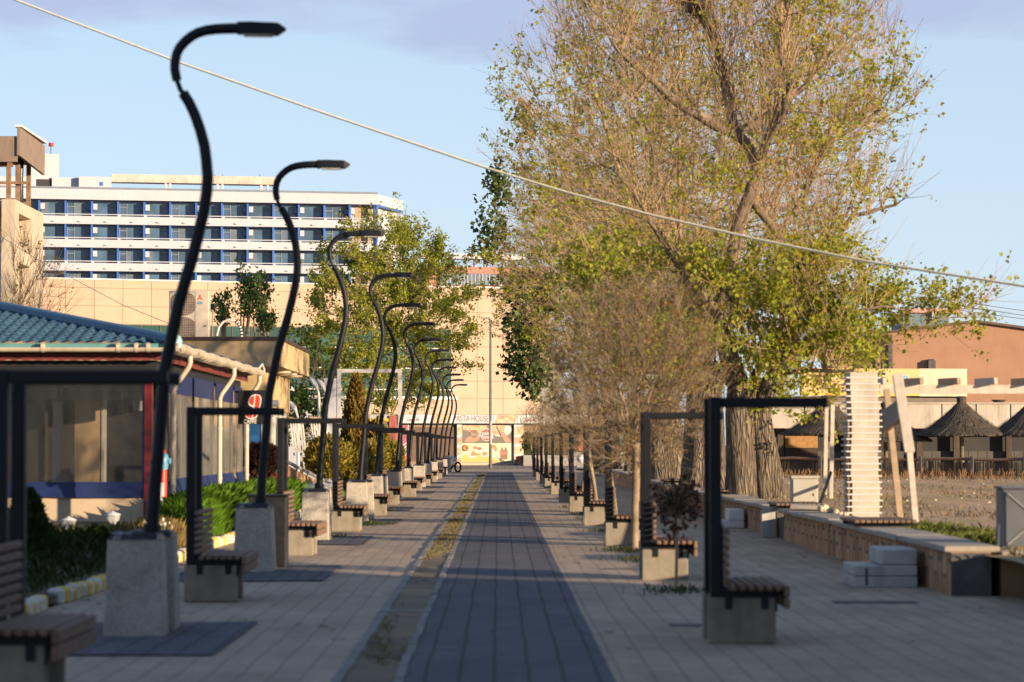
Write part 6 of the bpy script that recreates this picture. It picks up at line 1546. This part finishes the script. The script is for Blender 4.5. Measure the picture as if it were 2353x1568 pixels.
def globe_tree(lab, seed, lean, na=1000, ntw=2200):
    V, Fq, LV, LF = globe(seed, lean, na, ntw); t = T('young_tree', lab, 'tree', (0,0,0), 'young bare globe trees between the right benches')
    npmesh('branches', V, Fq, M['pale_bark'], t); npmesh('buds', LV, LF, M['bud'], t)
    b = MB(); b.tube([(0,0,-.02),(.0,0,.08),(lean*.4,.01,.8),(lean,0,1.62)], [.075,.06,.055,.05], 10); b.build('trunk', M['pale_bark'], t); return t
g0 = globe_tree('large round bare young tree with a mottled trunk, nearest of its kind', 3, .03, 1200, 2900); g0.location = (P(1458,1270,39.5).x, 39.5, 0)
g1 = globe_tree('bare young tree with a left leaning trunk by the fourth right bench', 8, -.28, 420, 520); g1.location = (2.12, 56, 0); g1.scale = (.74,.74,.92)
for k, (x, y, s, lab) in enumerate(((2.2,48.5,.72,'slim bare young tree just behind the large round one'),(2.08,66.5,.75,'bare young tree beside the fifth right bench'),(2.2,78,.8,'bare young tree past the sixth right bench'),(2.05,90,.8,'bare young tree past the seventh right bench'),(2.15,101,.85,'bare young tree past the eighth right bench'),(1.9,112,.85,'bare young tree, third from the far end of the row'),(2.0,123,.9,'bare young tree, second from the far end of the row'),(1.8,134,.95,'farthest bare young tree, in front of the grey steps'))):
    o = dup(g1, (x, y, 0), .35*k+(3 if k % 2 else 0), lab); o.scale = (s*.72, s*.72, s*1.02)
# grass tufts at tree pits come with the weeds below
# --- dark red little standard shrub
def tuftball(name, lab, c, r, n, m_, seed, size, stem=None, cat_='shrub', rz=1., grp=None, dirup=.6, conic=False, base=None, lump=.12):
    rg = np.random.default_rng(seed); t = T(name, lab, cat_, (c[0], c[1], base if base is not None else max(0, c[2]-r*rz)), grp)
    V = []; 
    u = rg.normal(0,1,(n,3)); u /= np.linalg.norm(u,axis=1)[:,None]; pts = np.zeros((n,3)); nor = u.copy()
    for i in range(n):
        d = u[i]; k = 1+lump*2*mnoise.noise(Vector(d*2.6+seed)) + lump*mnoise.noise(Vector(d*6+seed)); dep = 1-abs(rg.normal(0,.10))
        if conic:
            h = rg.random()**1.15; a = rg.uniform(0,6.283); k = 1+lump*2.2*mnoise.noise(Vector((math.cos(a)*2,math.sin(a)*2,h*7+seed))) + lump*mnoise.noise(Vector((math.cos(a)*5,math.sin(a)*5,h*17+seed)))
            prof = (1-h)**.75*min(1,(h+.12)/.25)**.5; q = r*prof*k*dep; pts[i] = (c[0]+q*math.cos(a), c[1]+q*math.sin(a), c[2]+h*2*r*rz); nor[i] = (math.cos(a), math.sin(a), .35)
        else: pts[i] = np.array(c)+d*np.array([r,r,r*rz])*k*dep
    a = nor*.8+rg.normal(0,.35,(n,3)); a[:,2] += dirup; a /= np.linalg.norm(a,axis=1)[:,None]; b = np.cross(a, rg.normal(0,1,(n,3))); b /= np.linalg.norm(b,axis=1)[:,None]; s = (size*rg.uniform(.6,1.4,n))[:,None]
    Vq = np.stack([pts-a*s*.3-b*s*.16, pts-a*s*.3+b*s*.16, pts+a*s*.4+b*s*.24, pts+a*s*.85, pts+a*s*.4-b*s*.24],1).reshape(-1,3); Fq = np.arange(n*5).reshape(n,5)
    npmesh('foliage', Vq, Fq, m_, t)
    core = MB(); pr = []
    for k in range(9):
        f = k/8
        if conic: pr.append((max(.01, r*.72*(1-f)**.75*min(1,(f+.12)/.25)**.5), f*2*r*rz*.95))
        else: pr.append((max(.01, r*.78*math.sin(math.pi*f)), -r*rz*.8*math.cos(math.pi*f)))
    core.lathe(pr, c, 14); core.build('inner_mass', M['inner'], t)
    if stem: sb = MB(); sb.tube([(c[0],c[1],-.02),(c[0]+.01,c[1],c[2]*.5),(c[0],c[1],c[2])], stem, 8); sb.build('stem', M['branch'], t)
    return t
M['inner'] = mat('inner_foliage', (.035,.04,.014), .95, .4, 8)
M['gold'] = leafmat('golden_thuja', [(.16,.14,.02),(.26,.20,.03),(.34,.25,.045),(.20,.18,.03),(.12,.13,.025)], .25)
M['goldo'] = leafmat('bronze_thuja', [(.20,.13,.03),(.36,.22,.05),(.12,.10,.025),(.28,.18,.04),(.09,.09,.02)], .25)
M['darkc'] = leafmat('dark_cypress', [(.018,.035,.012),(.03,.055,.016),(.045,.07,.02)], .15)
M['redl'] = leafmat('dark_red_leaf', [(.06,.025,.02),(.10,.035,.025),(.14,.05,.03),(.05,.03,.02)], .3)
def sparse_shrub(lab, c, r, n, seed, stem):
    rg = np.random.default_rng(seed); t = T('red_shrub', lab, 'shrub', (c[0],c[1],0), 'dark red standard shrubs'); u = rg.normal(0,1,(n,3)); u /= np.linalg.norm(u,axis=1)[:,None]
    pts = np.array(c)+u*r*(rg.random((n,1))**.45)*np.array([1,1,1]); V, Fq = leaves(pts, n, .06, seed, .02, .2, .7); npmesh('foliage', V, Fq, M['redl'], t)
    b = MB(); b.tube([(c[0],c[1],-.02),(c[0]+.012,c[1],c[2]*.5),(c[0],c[1],c[2])], stem, 8)
    for k in range(60): d = Vector(rg.normal(0,1,3)).normalized(); b.tube([Vector(c)-Vector((0,0,r*.5)), Vector(c)+d*r*.5, Vector(c)+d*r*.95], [.008,.006,.003], 4)
    b.build('stem', M['branch'], t); return t
c = P(1558,1158,28.6); sparse_shrub('small dark red shrub on a thin stem before the second right bench', (P(1553,1360,28.6).x, 28.6, c.z), .31, 620, 4, .018)
c = P(602,1060,63); tuftball('red_shrub', 'round dark red shrub beside the blue door', (c.x,63,c.z), .40, 1700, M['redl'], 6, .10, .02, lump=.15, grp='dark red standard shrubs')
# --- conifers on the left
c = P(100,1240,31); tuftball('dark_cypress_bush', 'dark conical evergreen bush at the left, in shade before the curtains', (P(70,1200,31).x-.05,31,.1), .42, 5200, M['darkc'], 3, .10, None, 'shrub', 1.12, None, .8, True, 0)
c = P(818,1060,84); tuftball('golden_cypress', 'tall pointed golden cypress behind the round golden bushes', (c.x,84,.2), .68, 7600, M['goldo'], 12, .17, None, 'shrub', 2.62, None, .9, True, 0, .16)
gb = 'round golden bushes in the left garden'
def gball(px, py, Y, r, n, lab, seed, rz=1.): c = P(px, py, Y); tuftball('golden_bush', lab, (c.x,Y,c.z), r, n, M['gold'], seed, .12, None, 'shrub', rz, gb, .7, False, 0, .13)
gball(752,1052,76,.62,4300,'golden round bush at the left, above the sloping wall',21,.9)
gball(800,1062,77,.66,4300,'golden round bush in the middle, in front of the cypress',22,.85)
gball(852,1062,80,.50,3300,'golden round bush between the third and fourth lamps',23,1.15)
gball(868,1010,84,.34,1900,'narrow upright golden bush beside the cypress',24,2.0)
gball(900,1048,96,.46,2200,'smallest golden round bush, farthest right',25,1.15)
V, Fq = [], []
t = T('hedge', 'clipped dark green hedge behind the grey steps', 'hedge', (*P(1270,1015,205)[:2], 1)); a, c = P(1200,1031,204), P(1308,999,204); rg = np.random.default_rng(9)
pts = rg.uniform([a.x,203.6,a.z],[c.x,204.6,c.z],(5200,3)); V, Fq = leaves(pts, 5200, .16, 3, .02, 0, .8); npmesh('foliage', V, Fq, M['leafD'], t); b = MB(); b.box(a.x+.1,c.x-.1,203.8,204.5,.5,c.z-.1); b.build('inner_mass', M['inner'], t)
# ---------------------------------------------------------------- grass
def blades(n, xy, zf, h, wd, seed, lean=.5):
    rg = np.random.default_rng(seed); V = np.zeros((n,5,3)); p = xy(rg, n); hh = h(p, rg); a = rg.uniform(0,6.283,n); ln = hh*lean*rg.uniform(.2,1.,n); dx, dy = np.cos(a)*ln, np.sin(a)*ln
    z = zf(p); w_ = wd*rg.uniform(.6,1.3,n); px, py = -np.sin(a)*w_, np.cos(a)*w_
    V[:,0] = np.stack([p[:,0]-px,p[:,1]-py,z],1); V[:,1] = np.stack([p[:,0]+px,p[:,1]+py,z],1)
    V[:,2] = np.stack([p[:,0]+dx*.35+px*.8,p[:,1]+dy*.35+py*.8,z+hh*.65],1); V[:,3] = np.stack([p[:,0]+dx,p[:,1]+dy,z+hh*(.85+.15*rg.random(n))],1); V[:,4] = np.stack([p[:,0]+dx*.35-px*.8,p[:,1]+dy*.35-py*.8,z+hh*.65],1)
    return V.reshape(-1,3), np.arange(n*5).reshape(n,5)
M['grass'] = leafmat('lush_grass', [(.09,.20,.015),(.14,.30,.025),(.20,.36,.04),(.11,.24,.02)], .55)
M['drygrass'] = leafmat('dry_grass', [(.30,.20,.08),(.38,.27,.12),(.24,.17,.06),(.20,.19,.06)], .4)
M['lotgrass'] = leafmat('lot_grass', [(.26,.19,.11),(.32,.24,.14),(.20,.16,.08),(.17,.16,.06)], .3)
M['shgrass'] = leafmat('rough_grass', [(.035,.06,.015),(.06,.09,.02),(.10,.10,.03),(.05,.08,.02)], .35)
bz = lambda p: np.array([bedz(x, y) for x, y in p])
def stuff(nm, vf, m_, lab, cat_='grass'): o = npmesh(nm, vf[0], vf[1], m_); tag(o, lab, cat_, None, 'stuff'); return o
def mound(rg, n): y = 38.2+27*rg.random(n)**1.2; return np.stack([-4.55-1.2*rg.random(n)*np.clip((y-36)/13,.25,1), y], 1)
def mh(p, rg): return (.22+.34*rg.random(len(p)))*np.clip((p[:,1]-36.5)/5,.4,1.)*np.clip((-4.45-p[:,0])/.35,.45,1.)
stuff('tall_grass', blades(34000, mound, bz, mh, .005, 3, .9), M['grass'], 'tall lush green grass filling the bed between the kerb and the restaurant')
def fr(rg, n): return np.stack([-4.5-.5*rg.random(n), 34.3+4.4*rg.random(n)], 1)
stuff('dry_grass', blades(1900, fr, bz, lambda p, rg: .12+.3*rg.random(len(p)), .005, 4, .5), M['drygrass'], 'straw coloured dry grass with seed heads before the green grass')
def shd_(rg, n): return np.stack([-4.55-4.5*rg.random(n), 20+17.5*rg.random(n)], 1)
stuff('rough_grass', blades(15000, shd_, bz, lambda p, rg: .06+.16*rg.random(len(p))**2, .006, 5, .9), M['shgrass'], 'rough shaded grass in the near garden bed')
# dandelion clocks
b = MB(); rr = random.Random(8)
for k in range(12):
    x, y = -4.6-.3*rr.random(), 36.2+1.8*rr.random(); z = bedz(x,y)+.24+.12*rr.random(); b.tube([(x,y,z-.3),(x,y,z)], .003, 4); b.lathe([(.004,-.03),(.02,-.015),(.024,0),(.02,.018),(.004,.03)], (x,y,z), 7)
o = b.build('dandelion_clocks', mat('seed_white', (.55,.50,.42), .9, .2, 5)); tag(o, 'whitish dandelion seed heads among the dry grass', 'weeds', None, 'stuff')
# weeds in the drainage strip and joints
def weedpts(rg, n):
    out = []
    while len(out) < n:
        y = 19+125*rg.random(); x = -1.04+.33*rg.random()
        d = mnoise.noise(Vector((x*1.2, y*.32, 4.4)))
        if d > (.05 if y > 27 else .2)-.45*min(1,max(0,(y-32)/8))*(y < 78): out.append((x,y))
    return np.array(out)
z0 = lambda p: np.full(len(p), .005)
stuff('strip_weeds', blades(13000, weedpts, z0, lambda p, rg: .01+.03*rg.random(len(p))**2, .006, 6, 1.3), leafmat('strip_weed', [(.30,.22,.12),(.22,.19,.08),(.34,.26,.15),(.14,.15,.05),(.28,.21,.11)], .3), 'dry and green weeds growing in the concrete drainage strip', 'weeds')
def pits(rg, n):
    c = np.array([(2.0,28.6),(1.94,39.5),(2.0,36.3),(2.1,48.5),(2.1,56),(2.05,60),(2.08,66.5),(2.2,78),(2.05,90),(2.15,101),(-3.0,45.2),(-2.5,52.5),(-3.0,63)])
    k = rg.integers(0,len(c),n); return c[k]+rg.normal(0,1,(n,2))*np.array([.22,.35])
stuff('joint_weeds', blades(3000, pits, z0, lambda p, rg: .02+.07*rg.random(len(p)), .006, 7, .8), M['shgrass'], 'small green weeds round the young tree bases', 'weeds')
lz = lambda p: np.array([lotz(x, y) for x, y in p])
def lotp(rg, n):
    out = []
    while len(out) < n:
        y = 26+76*rg.random()**1.3; x = 5.35+rg.random()*min(26, .22*y+2)
        if mnoise.noise(Vector((x*.35, y*.12, 2.2))) > .06: out.append((x,y))
    return np.array(out)
stuff('lot_grass', blades(9000, lotp, lz, lambda p, rg: .03+.09*rg.random(len(p))**2, .009, 8, 1.1), M['lotgrass'], 'sparse dry grass scattered over the sandy lot')
def lotf(rg, n): return np.stack([9+16*rg.random(n), 90+8*rg.random(n)], 1)
stuff('reddish_weeds', blades(1500, lotf, lz, lambda p, rg: .1+.35*rg.random(len(p))**1.5, .012, 9, .35), leafmat('rusty_weed', [(.19,.10,.05),(.25,.14,.07),(.15,.085,.04)], .3), 'rust coloured dry weeds along the reed fence', 'weeds')
def lotg(rg, n):
    c = np.array([(6.3,31.5),(6.0,32),(6.6,30.8),(5.9,33.5),(5.6,37.5),(5.7,36.5)]); k = rg.integers(0,len(c),n); return c[k]+rg.normal(0,1,(n,2))*np.array([.3,.5])
stuff('green_tufts', blades(5200, lotg, lz, lambda p, rg: .05+.14*rg.random(len(p)), .006, 10, .8), leafmat('tuft_green', [(.08,.13,.02),(.14,.18,.04),(.20,.20,.06)], .4), 'green grass tufts just behind the stone wall at the right')
def lawnp(rg, n): return np.stack([-4.6-3.5*rg.random(n), 66+100*rg.random(n)], 1)
stuff('lawn_grass', blades(9000, lawnp, lambda p: np.full(len(p), .04), lambda p, rg: .06+.12*rg.random(len(p)), .014, 11, .7), M['grass'], 'short green lawn grass in the garden beyond the golden bushes')
rg = np.random.default_rng(15); b = MB()
for k in range(260):
    y = 28+70*rg.random()**1.4; x = 5.5+rg.random()*min(22, .2*y); s = .012+.035*rg.random()**3; z = lotz(x,y); b.lathe([(s*.4,-s*.3),(s,.2*s),(s*.6,s*.7),(s*.1,s)], (x,y,z), 6, False)
o = b.build('lot_pebbles', M['rock']); tag(o, 'pale pebbles scattered over the sandy lot', 'pebbles', None, 'stuff')

def litter(rg, n):
    x = np.where(rg.random(n) < .55, np.where(rg.random(n) < .5, -4.3+.5*rg.random(n)**2, 4.7-.7*rg.random(n)**2), -4.2+8.8*rg.random(n)); return np.stack([x, 15+75*rg.random(n)**1.2], 1)
rg = np.random.default_rng(31); p = litter(rg, 620); c = np.concatenate([p, np.array([[.022+und(x,y)] for x, y in p])], 1); V, Fq = leaves(c, 1100, .04, 41, .004, 0, .8); V[:,2] = .020+.018*rg.random(len(V))
stuff('fallen_leaves', (V, Fq), leafmat('litter_leaf', [(.16,.10,.05),(.10,.07,.04),(.22,.16,.08)], .2), 'small dry fallen leaves scattered over the paving', 'leaf litter')
